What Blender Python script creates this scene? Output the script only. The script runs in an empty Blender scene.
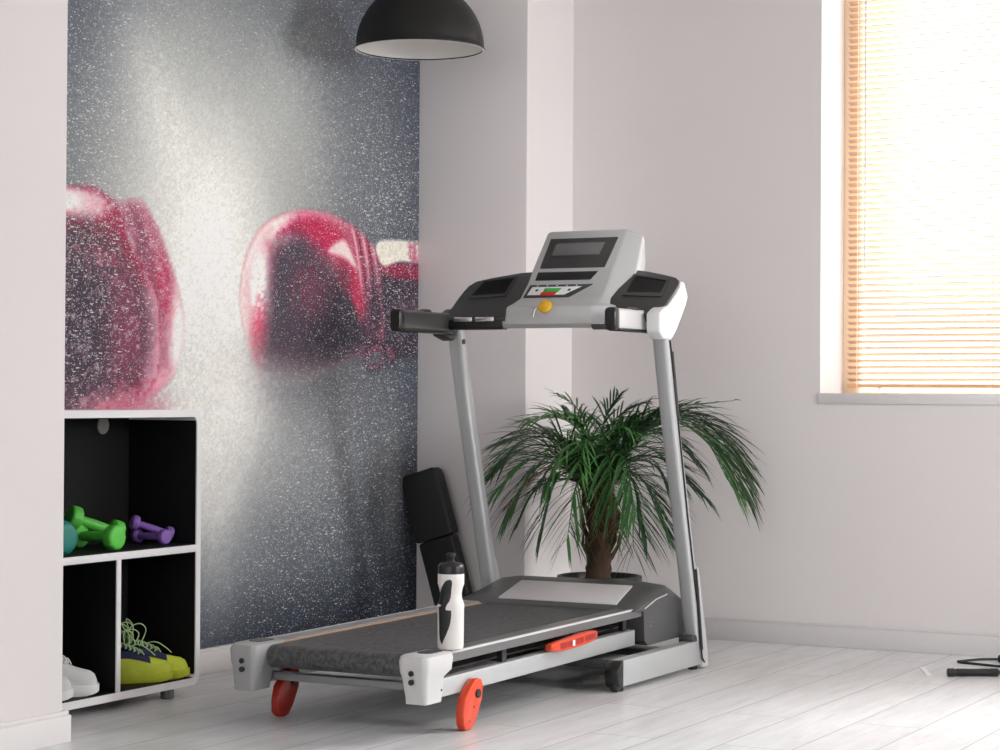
import bpy, bmesh, math, random
import numpy as np
from mathutils import Vector, Matrix, Euler
random.seed(7)
SC = bpy.context.scene
COL = SC.collection
R = math.radians

# ------------------------------------------------------------ camera
CAM_H = .82
YAW, PITCH, ROLL = R(27.65), R(.57), R(.35)
fw = Vector((math.cos(YAW)*math.cos(PITCH), math.sin(YAW)*math.cos(PITCH), math.sin(PITCH)))
rt0 = Vector((math.sin(YAW), -math.cos(YAW), 0)); up0 = rt0.cross(fw)
rt = rt0*math.cos(ROLL)+up0*math.sin(ROLL); up = up0*math.cos(ROLL)-rt0*math.sin(ROLL)
cd = bpy.data.cameras.new('camera'); cam = bpy.data.objects.new('camera', cd); COL.objects.link(cam)
cam.matrix_world = Matrix(((rt.x, up.x, -fw.x, 0), (rt.y, up.y, -fw.y, 0), (rt.z, up.z, -fw.z, CAM_H), (0, 0, 0, 1)))
cd.sensor_width = 36; cd.lens = 75.6; cd.clip_start = .05
SC.camera = cam

# ------------------------------------------------------------ sky, daylight, exposure
w = bpy.data.worlds.new('sky'); SC.world = w; w.use_nodes = True
bg = w.node_tree.nodes['Background']
bg.inputs[0].default_value = (.93, .96, 1.0, 1); bg.inputs[1].default_value = 2.05
SC.view_settings.view_transform = 'Standard'; SC.view_settings.look = 'None'
SC.view_settings.exposure = 0.27; SC.view_settings.gamma = 1; SC.view_settings.use_curve_mapping = False

def daylight(name, loc, rot, sx, sy, power, col=(.985, .99, 1.0), spread=180):
    l = bpy.data.lights.new(name, 'AREA'); l.shape = 'RECTANGLE'; l.size = sx; l.size_y = sy
    l.energy = power; l.color = col; l.spread = R(spread)
    o = bpy.data.objects.new(name, l); COL.objects.link(o); o.location = loc; o.rotation_euler = rot
    return o
def aim(a, b): return (Vector(b)-Vector(a)).to_track_quat('-Z', 'Y').to_euler()
# daylight through the big window in the wall to the right of the camera, the blinded window ahead, and two added fills
daylight('daylight_side', (4.5, -4.8, 2.5), aim((4.5, -4.8, 2.5), (6.0, 3.2, 1.3)), 2.0, 2.4, 68, spread=70)
daylight('daylight_side_high', (4.5, -5.2, 4.2), aim((4.5, -5.2, 4.2), (5.5, .6, 0)), 2.4, 2.4, 6, spread=60)
daylight('daylight_blind', (7.25, 1.77, 1.75), (R(90), 0, R(90)), 1.0, 1.7, 40)
daylight('fill_far_high', (9.2, -1.2, 3.6), aim((9.2, -1.2, 3.6), (4.9, 1.9, 0)), 2.0, 2.4, 70, spread=60)  # added fill that brightens the floor, shone through an unseen window
daylight('fill_back', (-2.0, .9, 1.75), (R(90), 0, R(-90)), 2.8, 1.7, 33)  # added fill from behind the camera for the far wall and corner

# ------------------------------------------------------------ dimensions of the room
WX = 6.65            # far (window) wall
MY = 3.622            # niche wall carrying the print
PY = 3.20            # face of the pilasters
CX = 6.295            # end of the niche
PX = 3.905           # start of the niche
CEIL = 2.9
BX, RY = -1.6, -2.8

# ------------------------------------------------------------ materials
def mat(name, col, rough=.5, metal=0, var=0, scale=30, bump=0, bscale=200, coat=0, spec=.5, sheen=0, stretch=None):
    m = bpy.data.materials.new(name); m.use_nodes = True
    nt = m.node_tree; p = nt.nodes['Principled BSDF']
    p.inputs['Roughness'].default_value = rough; p.inputs['Metallic'].default_value = metal
    p.inputs['Specular IOR Level'].default_value = spec
    if coat: p.inputs['Coat Weight'].default_value = coat
    if sheen: p.inputs['Sheen Weight'].default_value = sheen
    tc = nt.nodes.new('ShaderNodeTexCoord'); co = tc.outputs['Object']
    if stretch:
        mp = nt.nodes.new('ShaderNodeMapping'); mp.inputs['Scale'].default_value = stretch
        nt.links.new(co, mp.inputs['Vector']); co = mp.outputs['Vector']
    n = nt.nodes.new('ShaderNodeTexNoise'); n.inputs['Scale'].default_value = scale; n.inputs['Detail'].default_value = 4
    nt.links.new(co, n.inputs['Vector'])
    mx = nt.nodes.new('ShaderNodeMix'); mx.data_type = 'RGBA'
    v = max(var, .02)
    mx.inputs['A'].default_value = (*[max(0, c*(1-v)) for c in col], 1)
    mx.inputs['B'].default_value = (*[min(1, c*(1+v)) for c in col], 1)
    nt.links.new(n.outputs['Fac'], mx.inputs['Factor']); nt.links.new(mx.outputs['Result'], p.inputs['Base Color'])
    if bump:
        n2 = nt.nodes.new('ShaderNodeTexNoise'); n2.inputs['Scale'].default_value = bscale; n2.inputs['Detail'].default_value = 3
        nt.links.new(co, n2.inputs['Vector'])
        b = nt.nodes.new('ShaderNodeBump'); b.inputs['Strength'].default_value = bump; b.inputs['Distance'].default_value = .002
        nt.links.new(n2.outputs['Fac'], b.inputs['Height']); nt.links.new(b.outputs['Normal'], p.inputs['Normal'])
    return m

M = {}
M['wall'] = mat('warm_white_paint', (.80, .752, .742), .75, var=.02, scale=2, bump=.12, bscale=90)
M['trim'] = mat('white_trim_paint', (.80, .768, .760), .5)
M['ceiling'] = mat('ceiling_paint', (.85, .84, .83), .8)
M['white_lam'] = mat('white_laminate', (.82, .80, .80), .4)
M['black_lam'] = mat('black_laminate', (.006, .006, .006), .6, spec=.25)
M['silver'] = mat('silver_painted_metal', (.52, .53, .53), .38, metal=.35, var=.02)
M['silver_pl'] = mat('silver_plastic', (.50, .50, .495), .35, var=.02)
M['shaded_cap'] = mat('shaded_silver_plastic', (.36, .36, .355), .35, var=.02)  # darker copy of the cap plastic, the far cap's shade put into its colour
M['light_pl'] = mat('pale_grey_plastic', (.62, .61, .605), .4, var=.02)
M['white_pl'] = mat('white_plastic', (.80, .79, .785), .4, var=.02)
M['dark_pl'] = mat('charcoal_plastic', (.050, .048, .047), .36, bump=.06, bscale=700)
M['hood'] = mat('dark_grey_plastic', (.085, .085, .085), .34, bump=.05, bscale=700)
M['black_pl'] = mat('black_plastic', (.012, .012, .012), .35)
M['black_gloss'] = mat('black_glossy_plastic', (.004, .004, .004), .3, spec=.2)
M['rail'] = mat('grey_rail_plastic', (.15, .15, .15), .3, bump=.15, bscale=400, stretch=(.03, 1, 1))
M['rail_far'] = mat('mid_grey_rail_plastic', (.26, .26, .26), .3, bump=.15, bscale=400, stretch=(.03, 1, 1))
M['belt'] = mat('running_belt_rubber', (.062, .062, .065), .5, var=.75, scale=110, bump=.7, bscale=260)
M['ply'] = mat('plywood_edge', (.62, .36, .19), .5, var=.2, scale=40, stretch=(.1, 1, 1))
M['chrome'] = mat('brushed_chrome', (.75, .75, .75), .25, metal=1)
M['orange'] = mat('red_orange_plastic', (.74, .065, .018), .3)
M['red'] = mat('deep_red_plastic', (.40, .022, .014), .28)
M['screen'] = mat('grey_lcd', (.17, .165, .165), .25)
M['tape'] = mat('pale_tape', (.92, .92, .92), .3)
M['green_k'] = mat('green_key', (.05, .42, .06), .4)
M['red_k'] = mat('red_key', (.6, .03, .03), .4)
M['yellow'] = mat('yellow_plastic', (.85, .47, .02), .35)
M['cable'] = mat('black_cable_rubber', (.012, .012, .012), .5)
M['vinyl'] = mat('black_vinyl', (.014, .0135, .0135), .55, bump=.25, bscale=300)
M['lamp_out'] = mat('black_lamp_enamel', (.012, .0115, .0105), .5, bump=.05, bscale=200, spec=.3)
M['lamp_in'] = mat('white_lamp_enamel', (.85, .83, .80), .4)
M['bulb'] = mat('opal_bulb_glass', (.85, .84, .82), .2)
M['bottle'] = mat('milky_white_plastic', (.80, .76, .73), .4)
M['pot'] = mat('dark_green_grey_pot', (.018, .024, .018), .45)
M['soil'] = mat('dark_soil', (.03, .02, .013), .9, var=.5, scale=120, bump=1, bscale=150)
M['trunk'] = mat('palm_trunk_bark', (.085, .042, .024), .8, var=.5, scale=60, bump=1, bscale=80, stretch=(1, 1, .3))
M['leaf_a'] = mat('mid_green_palm_leaf', (.045, .135, .035), .45, var=.45, scale=14)
M['leaf_b'] = mat('dark_green_palm_leaf', (.022, .068, .022), .45, var=.45, scale=14)
M['leaf_c'] = mat('bright_green_palm_leaf', (.07, .21, .05), .42, var=.4, scale=14)
M['leaf_d'] = mat('drying_palm_leaf', (.20, .10, .03), .6, var=.55, scale=16)
M['frame_wood'] = mat('pale_wood_frame', (.94, .76, .56), .5, var=.05, scale=20, stretch=(1, 1, .1))
M['rail_wood'] = mat('honey_wood_rail', (.85, .52, .27), .5, var=.12, scale=20, stretch=(1, .1, 1))
M['teal'] = mat('teal_vinyl', (.01, .20, .16), .5)
M['green'] = mat('lime_green_vinyl', (.10, .55, .06), .45)
M['purple'] = mat('purple_vinyl', (.22, .10, .40), .45)
M['neon'] = mat('neon_yellow_green_mesh', (.50, .56, .03), .6, var=.2, scale=50, bump=.3, bscale=400)
M['navy'] = mat('navy_knit', (.012, .014, .055), .8, bump=.4, bscale=500)
M['lace_g'] = mat('pale_green_lace', (.45, .62, .30), .7)
M['shoe_w'] = mat('white_knit', (.60, .595, .59), .75, var=.06, scale=90, bump=.4, bscale=500)
M['shoe_s'] = mat('off_white_rubber', (.78, .77, .76), .5)
M['lace_w'] = mat('white_lace', (.85, .84, .83), .8)
M['grommet'] = mat('grey_grommet', (.30, .29, .28), .5)
M['steel_leg'] = mat('grey_steel_leg', (.20, .20, .19), .4, metal=.5)

def belt_material():
    m = bpy.data.materials.new('running_belt_rubber'); m.use_nodes = True; nt = m.node_tree; L = nt.links.new
    p = nt.nodes['Principled BSDF']; p.inputs['Roughness'].default_value = .52
    tc = nt.nodes.new('ShaderNodeTexCoord'); mp = nt.nodes.new('ShaderNodeMapping'); mp.inputs['Scale'].default_value = (.55, 1, 1); L(tc.outputs['Object'], mp.inputs[0])
    n = nt.nodes.new('ShaderNodeTexNoise'); n.inputs['Scale'].default_value = 75; n.inputs['Detail'].default_value = 6; n.inputs['Roughness'].default_value = .8; L(mp.outputs[0], n.inputs['Vector'])
    c = nt.nodes.new('ShaderNodeValToRGB'); e = c.color_ramp.elements
    e[0].position = .36; e[0].color = (.020, .020, .022, 1); e[1].position = .66; e[1].color = (.125, .125, .128, 1)
    L(n.outputs['Fac'], c.inputs[0]); L(c.outputs[0], p.inputs['Base Color'])
    b = nt.nodes.new('ShaderNodeBump'); b.inputs['Strength'].default_value = .5; b.inputs['Distance'].default_value = .002; L(n.outputs['Fac'], b.inputs['Height']); L(b.outputs[0], p.inputs['Normal'])
    return m
M['belt'] = belt_material()

def slat_material():
    m = bpy.data.materials.new('honey_wood_slats'); m.use_nodes = True; nt = m.node_tree
    p = nt.nodes['Principled BSDF']; p.inputs['Base Color'].default_value = (.88, .66, .45, 1); p.inputs['Roughness'].default_value = .45
    tr = nt.nodes.new('ShaderNodeBsdfTranslucent'); tr.inputs[0].default_value = (.95, .70, .45, 1)
    tc = nt.nodes.new('ShaderNodeTexCoord'); mp = nt.nodes.new('ShaderNodeMapping'); mp.inputs['Scale'].default_value = (30, 1.5, 30)
    n = nt.nodes.new('ShaderNodeTexNoise'); n.inputs['Scale'].default_value = 4
    nt.links.new(tc.outputs['Object'], mp.inputs[0]); nt.links.new(mp.outputs[0], n.inputs['Vector'])
    cr = nt.nodes.new('ShaderNodeMix'); cr.data_type = 'RGBA'
    cr.inputs['A'].default_value = (.58, .40, .26, 1); cr.inputs['B'].default_value = (.74, .53, .35, 1)
    nt.links.new(n.outputs['Fac'], cr.inputs['Factor']); nt.links.new(cr.outputs['Result'], p.inputs['Base Color'])
    ms = nt.nodes.new('ShaderNodeMixShader'); ms.inputs[0].default_value = .10
    nt.links.new(p.outputs[0], ms.inputs[1]); nt.links.new(tr.outputs[0], ms.inputs[2])
    nt.links.new(ms.outputs[0], nt.nodes['Material Output'].inputs[0])
    return m
M['slat'] = slat_material()

def glass_material():
    m = bpy.data.materials.new('window_glass'); m.use_nodes = True; nt = m.node_tree
    nt.nodes.remove(nt.nodes['Principled BSDF'])
    t = nt.nodes.new('ShaderNodeBsdfTransparent'); g = nt.nodes.new('ShaderNodeBsdfGlossy'); g.inputs['Roughness'].default_value = .02
    fr = nt.nodes.new('ShaderNodeMath'); fr.operation = 'MULTIPLY_ADD'; fr.inputs[1].default_value = .5; fr.inputs[2].default_value = .04
    lw = nt.nodes.new('ShaderNodeLayerWeight'); pw = nt.nodes.new('ShaderNodeMath'); pw.operation = 'POWER'; pw.inputs[1].default_value = 4
    nt.links.new(lw.outputs['Facing'], pw.inputs[0]); nt.links.new(pw.outputs[0], fr.inputs[0])
    ms = nt.nodes.new('ShaderNodeMixShader')
    nt.links.new(fr.outputs[0], ms.inputs[0]); nt.links.new(t.outputs[0], ms.inputs[1]); nt.links.new(g.outputs[0], ms.inputs[2])
    nt.links.new(ms.outputs[0], nt.nodes['Material Output'].inputs[0])
    return m
M['glass'] = glass_material()

def floor_material():
    m = bpy.data.materials.new('whitewashed_laminate'); m.use_nodes = True; nt = m.node_tree; L = nt.links.new
    p = nt.nodes['Principled BSDF']
    tc = nt.nodes.new('ShaderNodeTexCoord'); mp = nt.nodes.new('ShaderNodeMapping')
    mp.inputs['Location'].default_value = (0, -1.665+.172*40, 0)
    L(tc.outputs['Object'], mp.inputs[0])
    br = nt.nodes.new('ShaderNodeTexBrick')
    br.offset = .37; br.offset_frequency = 2; br.inputs['Scale'].default_value = 1
    br.inputs['Brick Width'].default_value = 1.28; br.inputs['Row Height'].default_value = .172
    br.inputs['Mortar Size'].default_value = .0016; br.inputs['Mortar Smooth'].default_value = .3; br.inputs['Bias'].default_value = 0
    br.inputs['Color1'].default_value = (0, 0, 0, 1); br.inputs['Color2'].default_value = (1, 1, 1, 1); br.inputs['Mortar'].default_value = (.5, .5, .5, 1)
    L(mp.outputs[0], br.inputs[0])
    # grain stretched along the boards, shifted from board to board
    sep = nt.nodes.new('ShaderNodeMapping'); sep.inputs['Scale'].default_value = (1.3, 11, 1)
    L(mp.outputs[0], sep.inputs[0])
    off = nt.nodes.new('ShaderNodeVectorMath'); off.operation = 'MULTIPLY_ADD'
    off.inputs[1].default_value = (7.3, 3.1, 5.7); L(br.outputs['Color'], off.inputs[0]); L(sep.outputs[0], off.inputs[2])
    n1 = nt.nodes.new('ShaderNodeTexNoise'); n1.inputs['Scale'].default_value = 2.2; n1.inputs['Detail'].default_value = 7; n1.inputs['Roughness'].default_value = .62; n1.inputs['Distortion'].default_value = .15
    L(off.outputs[0], n1.inputs['Vector'])
    cr = nt.nodes.new('ShaderNodeValToRGB'); e = cr.color_ramp.elements
    e[0].position = .25; e[0].color = (.60, .595, .585, 1); e[1].position = .58; e[1].color = (.76, .76, .76, 1)
    L(n1.outputs['Fac'], cr.inputs[0])
    st = nt.nodes.new('ShaderNodeMapping'); st.inputs['Scale'].default_value = (2.6, 9, 1); L(off.outputs[0], st.inputs[0])
    n3 = nt.nodes.new('ShaderNodeTexNoise'); n3.inputs['Scale'].default_value = 2.4; n3.inputs['Detail'].default_value = 5; n3.inputs['Roughness'].default_value = .7
    L(st.outputs[0], n3.inputs['Vector'])
    c3 = nt.nodes.new('ShaderNodeValToRGB'); e3 = c3.color_ramp.elements
    e3[0].position = .30; e3[0].color = (.80, .79, .78, 1); e3[1].position = .47; e3[1].color = (1, 1, 1, 1); L(n3.outputs['Fac'], c3.inputs[0])
    gm = nt.nodes.new('ShaderNodeMix'); gm.data_type = 'RGBA'; gm.blend_type = 'MULTIPLY'; gm.inputs['Factor'].default_value = 1
    L(cr.outputs[0], gm.inputs['A']); L(c3.outputs[0], gm.inputs['B'])
    tone = nt.nodes.new('ShaderNodeMix'); tone.data_type = 'RGBA'; tone.blend_type = 'MULTIPLY'; tone.inputs['Factor'].default_value = .06
    L(gm.outputs['Result'], tone.inputs['A']); L(br.outputs['Color'], tone.inputs['B'])
    seam = nt.nodes.new('ShaderNodeMix'); seam.data_type = 'RGBA'
    L(br.outputs['Fac'], seam.inputs['Factor']); L(tone.outputs['Result'], seam.inputs['A']); seam.inputs['B'].default_value = (.27, .26, .25, 1)
    L(seam.outputs['Result'], p.inputs['Base Color'])
    rr = nt.nodes.new('ShaderNodeMapRange'); rr.inputs['To Min'].default_value = .26; rr.inputs['To Max'].default_value = .38
    L(n1.outputs['Fac'], rr.inputs[0]); L(rr.outputs[0], p.inputs['Roughness'])
    b = nt.nodes.new('ShaderNodeBump'); b.inputs['Strength'].default_value = .06; b.inputs['Distance'].default_value = .001
    L(n1.outputs['Fac'], b.inputs['Height']); L(b.outputs[0], p.inputs['Normal'])
    return m
M['floor'] = floor_material()

# ------------------------------------------------------------ mesh helpers
def V(*a): return Vector(a)

def box(bm, x0, x1, y0, y1, z0, z1):
    vs = [bm.verts.new((x, y, z)) for x in (x0, x1) for y in (y0, y1) for z in (z0, z1)]
    for f in ((0, 1, 3, 2), (4, 6, 7, 5), (0, 4, 5, 1), (2, 3, 7, 6), (0, 2, 6, 4), (1, 5, 7, 3)):
        bm.faces.new([vs[i] for i in f])
    return vs

def loft(bm, rings, close=True, caps=True):
    """rings: lists of points of equal length"""
    rv = [[bm.verts.new(p) for p in r] for r in rings]; n = len(rv[0])
    for a, b in zip(rv, rv[1:]):
        for i in range(n if close else n-1):
            j = (i+1) % n
            bm.faces.new((a[i], a[j], b[j], b[i]))
    if caps:
        bm.faces.new(rv[0][::-1]); bm.faces.new(rv[-1])
    return rv

def prism_y(bm, poly, y0, y1):
    return loft(bm, [[(x, y0, z) for x, z in poly], [(x, y1, z) for x, z in poly]])

def prism_x(bm, poly, x0, x1):
    return loft(bm, [[(x0, y, z) for y, z in poly], [(x1, y, z) for y, z in poly]])

def prism_z(bm, poly, z0, z1):
    return loft(bm, [[(x, y, z0) for x, y in poly], [(x, y, z1) for x, y in poly]])

def lathe(bm, prof, c=(0, 0, 0), n=32, axis='z', caps=True):
    """prof: (radius, height) list"""
    rings = []
    for r, h in prof:
        ring = []
        for k in range(n):
            a = 2*math.pi*k/n; x, y = r*math.cos(a), r*math.sin(a)
            p = (x, y, h) if axis == 'z' else ((h, x, y) if axis == 'x' else (y, h, x))
            ring.append((p[0]+c[0], p[1]+c[1], p[2]+c[2]))
        rings.append(ring)
    loft(bm, rings, True, caps)

def tube(bm, pts, r, n=8, caps=True, flat=1.0):
    pts = [Vector(p) for p in pts]; rings = []; prev = None
    for i, p in enumerate(pts):
        t = (pts[min(i+1, len(pts)-1)]-pts[max(i-1, 0)]).normalized()
        if prev is None:
            a = Vector((0, 0, 1)) if abs(t.z) < .9 else Vector((1, 0, 0))
            u = t.cross(a).normalized()
        else:
            u = (prev-t*prev.dot(t)).normalized()
        prev = u; v = t.cross(u)
        rr = r[i] if isinstance(r, (list, tuple)) else r
        rings.append([tuple(p+u*(rr*math.cos(2*math.pi*k/n))+v*(rr*flat*math.sin(2*math.pi*k/n))) for k in range(n)])
    loft(bm, rings, True, caps)

def spline(pts, n=8):
    """Catmull-Rom through the points"""
    P = [Vector(p) for p in pts]; P = [P[0]*2-P[1]]+P+[P[-1]*2-P[-2]]; out = []
    for i in range(1, len(P)-2):
        for k in range(n):
            t = k/n; a, b, c, d = P[i-1], P[i], P[i+1], P[i+2]
            out.append(.5*((2*b)+(c-a)*t+(2*a-5*b+4*c-d)*t*t+(3*b-a-3*c+d)*t**3))
    out.append(P[-2]); return out

def rrect(x0, x1, y0, y1, r, n=5):
    out = []
    for cx, cy, a0 in ((x1-r, y0+r, -90), (x1-r, y1-r, 0), (x0+r, y1-r, 90), (x0+r, y0+r, 180)):
        for k in range(n+1):
            a = R(a0+90*k/n); out.append((cx+r*math.cos(a), cy+r*math.sin(a)))
    return out

ORI = {}
def obj(name, bm, m, parent=None, bevel=0, seg=2, angle=35, smooth=True, local=False):
    if bevel:
        bmesh.ops.recalc_face_normals(bm, faces=bm.faces)
        es = [e for e in bm.edges if len(e.link_faces) == 2 and e.calc_face_angle(0) > R(angle)]
        bmesh.ops.bevel(bm, geom=es, offset=bevel, segments=seg, profile=.5, affect='EDGES', clamp_overlap=True)
    bmesh.ops.recalc_face_normals(bm, faces=bm.faces)
    if parent is not None and not local:
        o_ = ORI[parent.name]
        for v in bm.verts: v.co -= o_
    me = bpy.data.meshes.new(name); bm.to_mesh(me); bm.free()
    if smooth:
        for p in me.polygons: p.use_smooth = True
        me.set_sharp_from_angle(angle=R(38))
    me.materials.append(m)
    o = bpy.data.objects.new(name, me); COL.objects.link(o)
    if parent is not None:
        o.parent = parent; ORI[o.name] = ORI[parent.name]
    else: ORI[o.name] = Vector((0, 0, 0))
    return o

def B(): return bmesh.new()

def tag(o, label, cat, group=None):
    o['label'] = label; o['category'] = cat
    if group: o['group'] = group
    return o

def thing(name, label, cat, loc=(0, 0, 0), group=None):
    o = bpy.data.objects.new(name, None); COL.objects.link(o); o.location = loc; o.empty_display_size = .1
    ORI[o.name] = Vector(loc)
    return tag(o, label, cat, group)

def struct(name, bm, m, parent=None, **k):
    o = obj(name, bm, m, parent, **k)
    if parent is None: o['kind'] = 'structure'
    return o

def dup(root, label=None):
    def cp(o, par):
        c = o.copy(); COL.objects.link(c)
        if par is not None: c.parent = par
        for ch in list(o.children): cp(ch, c)
        return c
    r = cp(root, None)
    if label: r['label'] = label
    return r

# ------------------------------------------------------------ the room
b = B(); box(b, BX-.2, WX+.3, RY-.2, MY+.2, -.1, 0); struct('floor', b, M['floor'], smooth=False)
b = B(); box(b, BX-.2, WX+.3, RY-.2, MY+.2, CEIL, CEIL+.1); struct('ceiling', b, M['ceiling'], smooth=False)
b = B(); box(b, PX-.3, CX+.2, MY, MY+.2, 0, CEIL); struct('wall_left', b, M['wall'], smooth=False)
b = B(); box(b, BX, PX, PY, MY+.2, 0, CEIL); struct('wall_near', b, M['wall'], bevel=.006, smooth=True)
b = B(); box(b, CX, WX+.3, PY, MY+.2, 0, CEIL); struct('wall_corner', b, M['wall'], bevel=.006, smooth=True)
b = B(); box(b, BX-.2, BX, RY-.2, -.6, 0, CEIL); box(b, BX-.2, BX, 2.4, MY+.2, 0, CEIL)
box(b, BX-.2, BX, -.6, 2.4, 0, .8); box(b, BX-.2, BX, -.6, 2.4, 2.6, CEIL); struct('wall_back', b, M['wall'], smooth=False)
# far wall with its window opening
WY0, WY1, WZ0, WZ1 = 1.25, 2.287, .836, 2.45
b = B()
box(b, WX, WX+.32, WY1, PY, 0, CEIL); box(b, WX, WX+.32, .95, WY0, 0, CEIL); box(b, WX, WX+.32, RY-.2, -1.05, 0, CEIL)
box(b, WX, WX+.32, -1.05, .95, 0, WZ0-.036); box(b, WX, WX+.32, -1.05, .95, WZ1, CEIL)
box(b, WX, WX+.32, WY0, WY1, 0, WZ0-.036); box(b, WX, WX+.32, WY0, WY1, WZ1, CEIL)
struct('wall_far', b, M['wall'], smooth=False)
# wall to the right of the camera with a big window opening
b = B(); xs = [BX, 4.2, 6.3, WX]
for i in (0, 2): box(b, xs[i], xs[i+1], RY-.25, RY, 0, CEIL)
for i in (1,):
    box(b, xs[i], xs[i+1], RY-.25, RY, 0, .75); box(b, xs[i], xs[i+1], RY-.25, RY, 2.55, CEIL)
struct('wall_right', b, M['wall'], smooth=False)

def skirting(name, x0, x1, y0, y1):
    b = B(); box(b, x0, x1, y0, y1, 0, .066)
    # thin rounded cap on top
    s = .003
    box(b, x0+(s if x1-x0 < .03 else 0), x1-(s if x1-x0 < .03 else 0), y0+(s if y1-y0 < .03 else 0), y1-(s if y1-y0 < .03 else 0), .066, .074)
    struct(name, b, M['trim'], bevel=.002)
skirting('baseboard_left', PX, CX, MY-.014, MY)
b = B()
prism_z(b, [(BX, PY-.014), (PX+.014, PY-.014), (PX+.014, MY-.014), (PX, MY-.014), (PX, PY), (BX, PY)], 0, .064)
prism_z(b, [(BX, PY-.010), (PX+.010, PY-.010), (PX+.010, MY-.014), (PX, MY-.014), (PX, PY), (BX, PY)], .064, .074)
struct('baseboard_near', b, M['trim'], bevel=.002)
b = B()
prism_z(b, [(CX-.014, MY-.014), (CX-.014, PY-.014), (WX-.014, PY-.014), (WX-.014, PY), (CX, PY), (CX, MY-.014)], 0, .070)
struct('baseboard_corner', b, M['trim'], bevel=.002)
skirting('baseboard_far', WX-.014, WX, RY, PY-.014)
skirting('baseboard_right', BX, WX-.014, RY, RY+.014)

# the windows
win = thing('window_1', '', '', (WX+.26, (WY0+WY1)/2, WZ0)); del win['label']; del win['category']; win['kind'] = 'structure'
fx0, fx1 = WX+.235, WX+.29
b = B(); fwid = .062
for y0, y1 in ((WY1-fwid, WY1), (WY0, WY0+fwid)): box(b, fx0, fx1, y0, y1, WZ0, WZ1)
for z0, z1 in ((WZ0, WZ0+.006), (WZ1-fwid, WZ1)): box(b, fx0+.004, fx1-.004, WY0, WY1, z0, z1)
obj('window_frame', b, M['frame_wood'], win, bevel=.004)
b = B(); box(b, fx0+.024, fx0+.028, WY0+.02, WY1-.02, WZ0+.02, WZ1-.02); obj('pane', b, M['glass'], win, smooth=False)
b = B(); box(b, WX-.006, fx0+.02, WY0-.010, WY1+.008, WZ0-.036, WZ0); obj('window_sill', b, M['trim'], win, bevel=.003)
for k, i in enumerate((1,)):
    wn = thing('window_%d' % (k+2), '', '', ((xs[i]+xs[i+1])/2, RY-.2, .75)); del wn['label']; del wn['category']; wn['kind'] = 'structure'
    b = B(); a0, a1 = xs[i], xs[i+1]
    for x0, x1 in ((a0, a0+.06), (a1-.06, a1), ((a0+a1)/2-.03, (a0+a1)/2+.03)): box(b, x0, x1, RY-.22, RY-.16, .75, 2.55)
    for z0, z1 in ((.75, .81), (2.49, 2.55)): box(b, a0, a1, RY-.215, RY-.165, z0, z1)
    obj('window_frame', b, M['trim'], wn, bevel=.004)
    b = B(); box(b, a0+.03, a1-.03, RY-.192, RY-.188, .78, 2.52); obj('pane', b, M['glass'], wn, smooth=False)

wn = thing('window_3', '', '', (WX+.26, -.05, WZ0)); del wn['label']; del wn['category']; wn['kind'] = 'structure'  # unseen window, added to let the floor fill in
b = B()
for y0, y1 in ((-1.05, -.99), (.89, .95)): box(b, fx0, fx1, y0, y1, WZ0-.036, WZ1)
for z0, z1 in ((WZ0-.036, WZ0+.03), (WZ1-fwid, WZ1)): box(b, fx0+.004, fx1-.004, -1.05, .95, z0, z1)
obj('window_frame', b, M['frame_wood'], wn, bevel=.004)
b = B(); box(b, fx0+.024, fx0+.028, -1.03, .93, WZ0, WZ1-.02); obj('pane', b, M['glass'], wn, smooth=False)

wn = thing('window_4', '', '', (BX-.12, .9, .8)); del wn['label']; del wn['category']; wn['kind'] = 'structure'  # unseen window behind the camera, added for the back fill
b = B()
for y0, y1 in ((-.6, -.54), (2.34, 2.4), (.87, .93)): box(b, BX-.18, BX-.12, y0, y1, .8, 2.6)
for z0, z1 in ((.8, .86), (2.54, 2.6)): box(b, BX-.176, BX-.124, -.6, 2.4, z0, z1)
obj('window_frame', b, M['trim'], wn, bevel=.004)
b = B(); box(b, BX-.152, BX-.148, -.58, 2.38, .82, 2.58); obj('pane', b, M['glass'], wn, smooth=False)

# venetian blind in the far window
bl = thing('window_blind', 'honey wood venetian blind in the bright window on the far wall', 'blind', (WX+.21, 1.4, WZ0+.02))
bx = WX+.212; by0, by1 = WY0+.03, WY1-.026; zt = WZ1-.045
b = B(); z = WZ0+.047; k = 0
while z < zt-.01:
    pts = []
    for s in range(5):
        u = -1+s/2; pts.append((bx+u*.0115, z+.0014*(1-u*u)-u*.0036))
    poly = pts+[(x, zz-.0024) for x, zz in reversed(pts)]
    prism_y(b, poly, by0, by1); z += .0213; k += 1
obj('slats', b, M['slat'], bl)
b = B(); box(b, bx-.013, bx+.013, by0, by1, WZ0+.019, WZ0+.032); obj('bottom_rail', b, M['rail_wood'], bl, bevel=.003)
b = B(); box(b, bx-.02, bx+.02, by0, by1, zt, WZ1-.002); obj('head_rail', b, M['rail_wood'], bl, bevel=.003)
for y in (by1-.035, (by0+by1)/2, by0+.035):
    b = B()
    for dx in (-.0135, .0135): tube(b, [(bx+dx, y, WZ0+.02), (bx+dx, y, zt)], .0011, 6)
    obj('ladder_cord', b, M['tape'], bl)
b = B(); tube(b, [(bx-.026, by1-.065, WZ0+.42), (bx-.024, by1-.065, zt+.01)], .0035, 8); obj('tilt_wand', b, M['light_pl'], bl)
b = B(); lathe(b, [(.002, 0), (.006, .004), (.005, .02), (.002, .024)], (bx, by1-.11, WZ0+.0135-.012), 10); obj('cord_button', b, M['tape'], bl)

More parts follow.
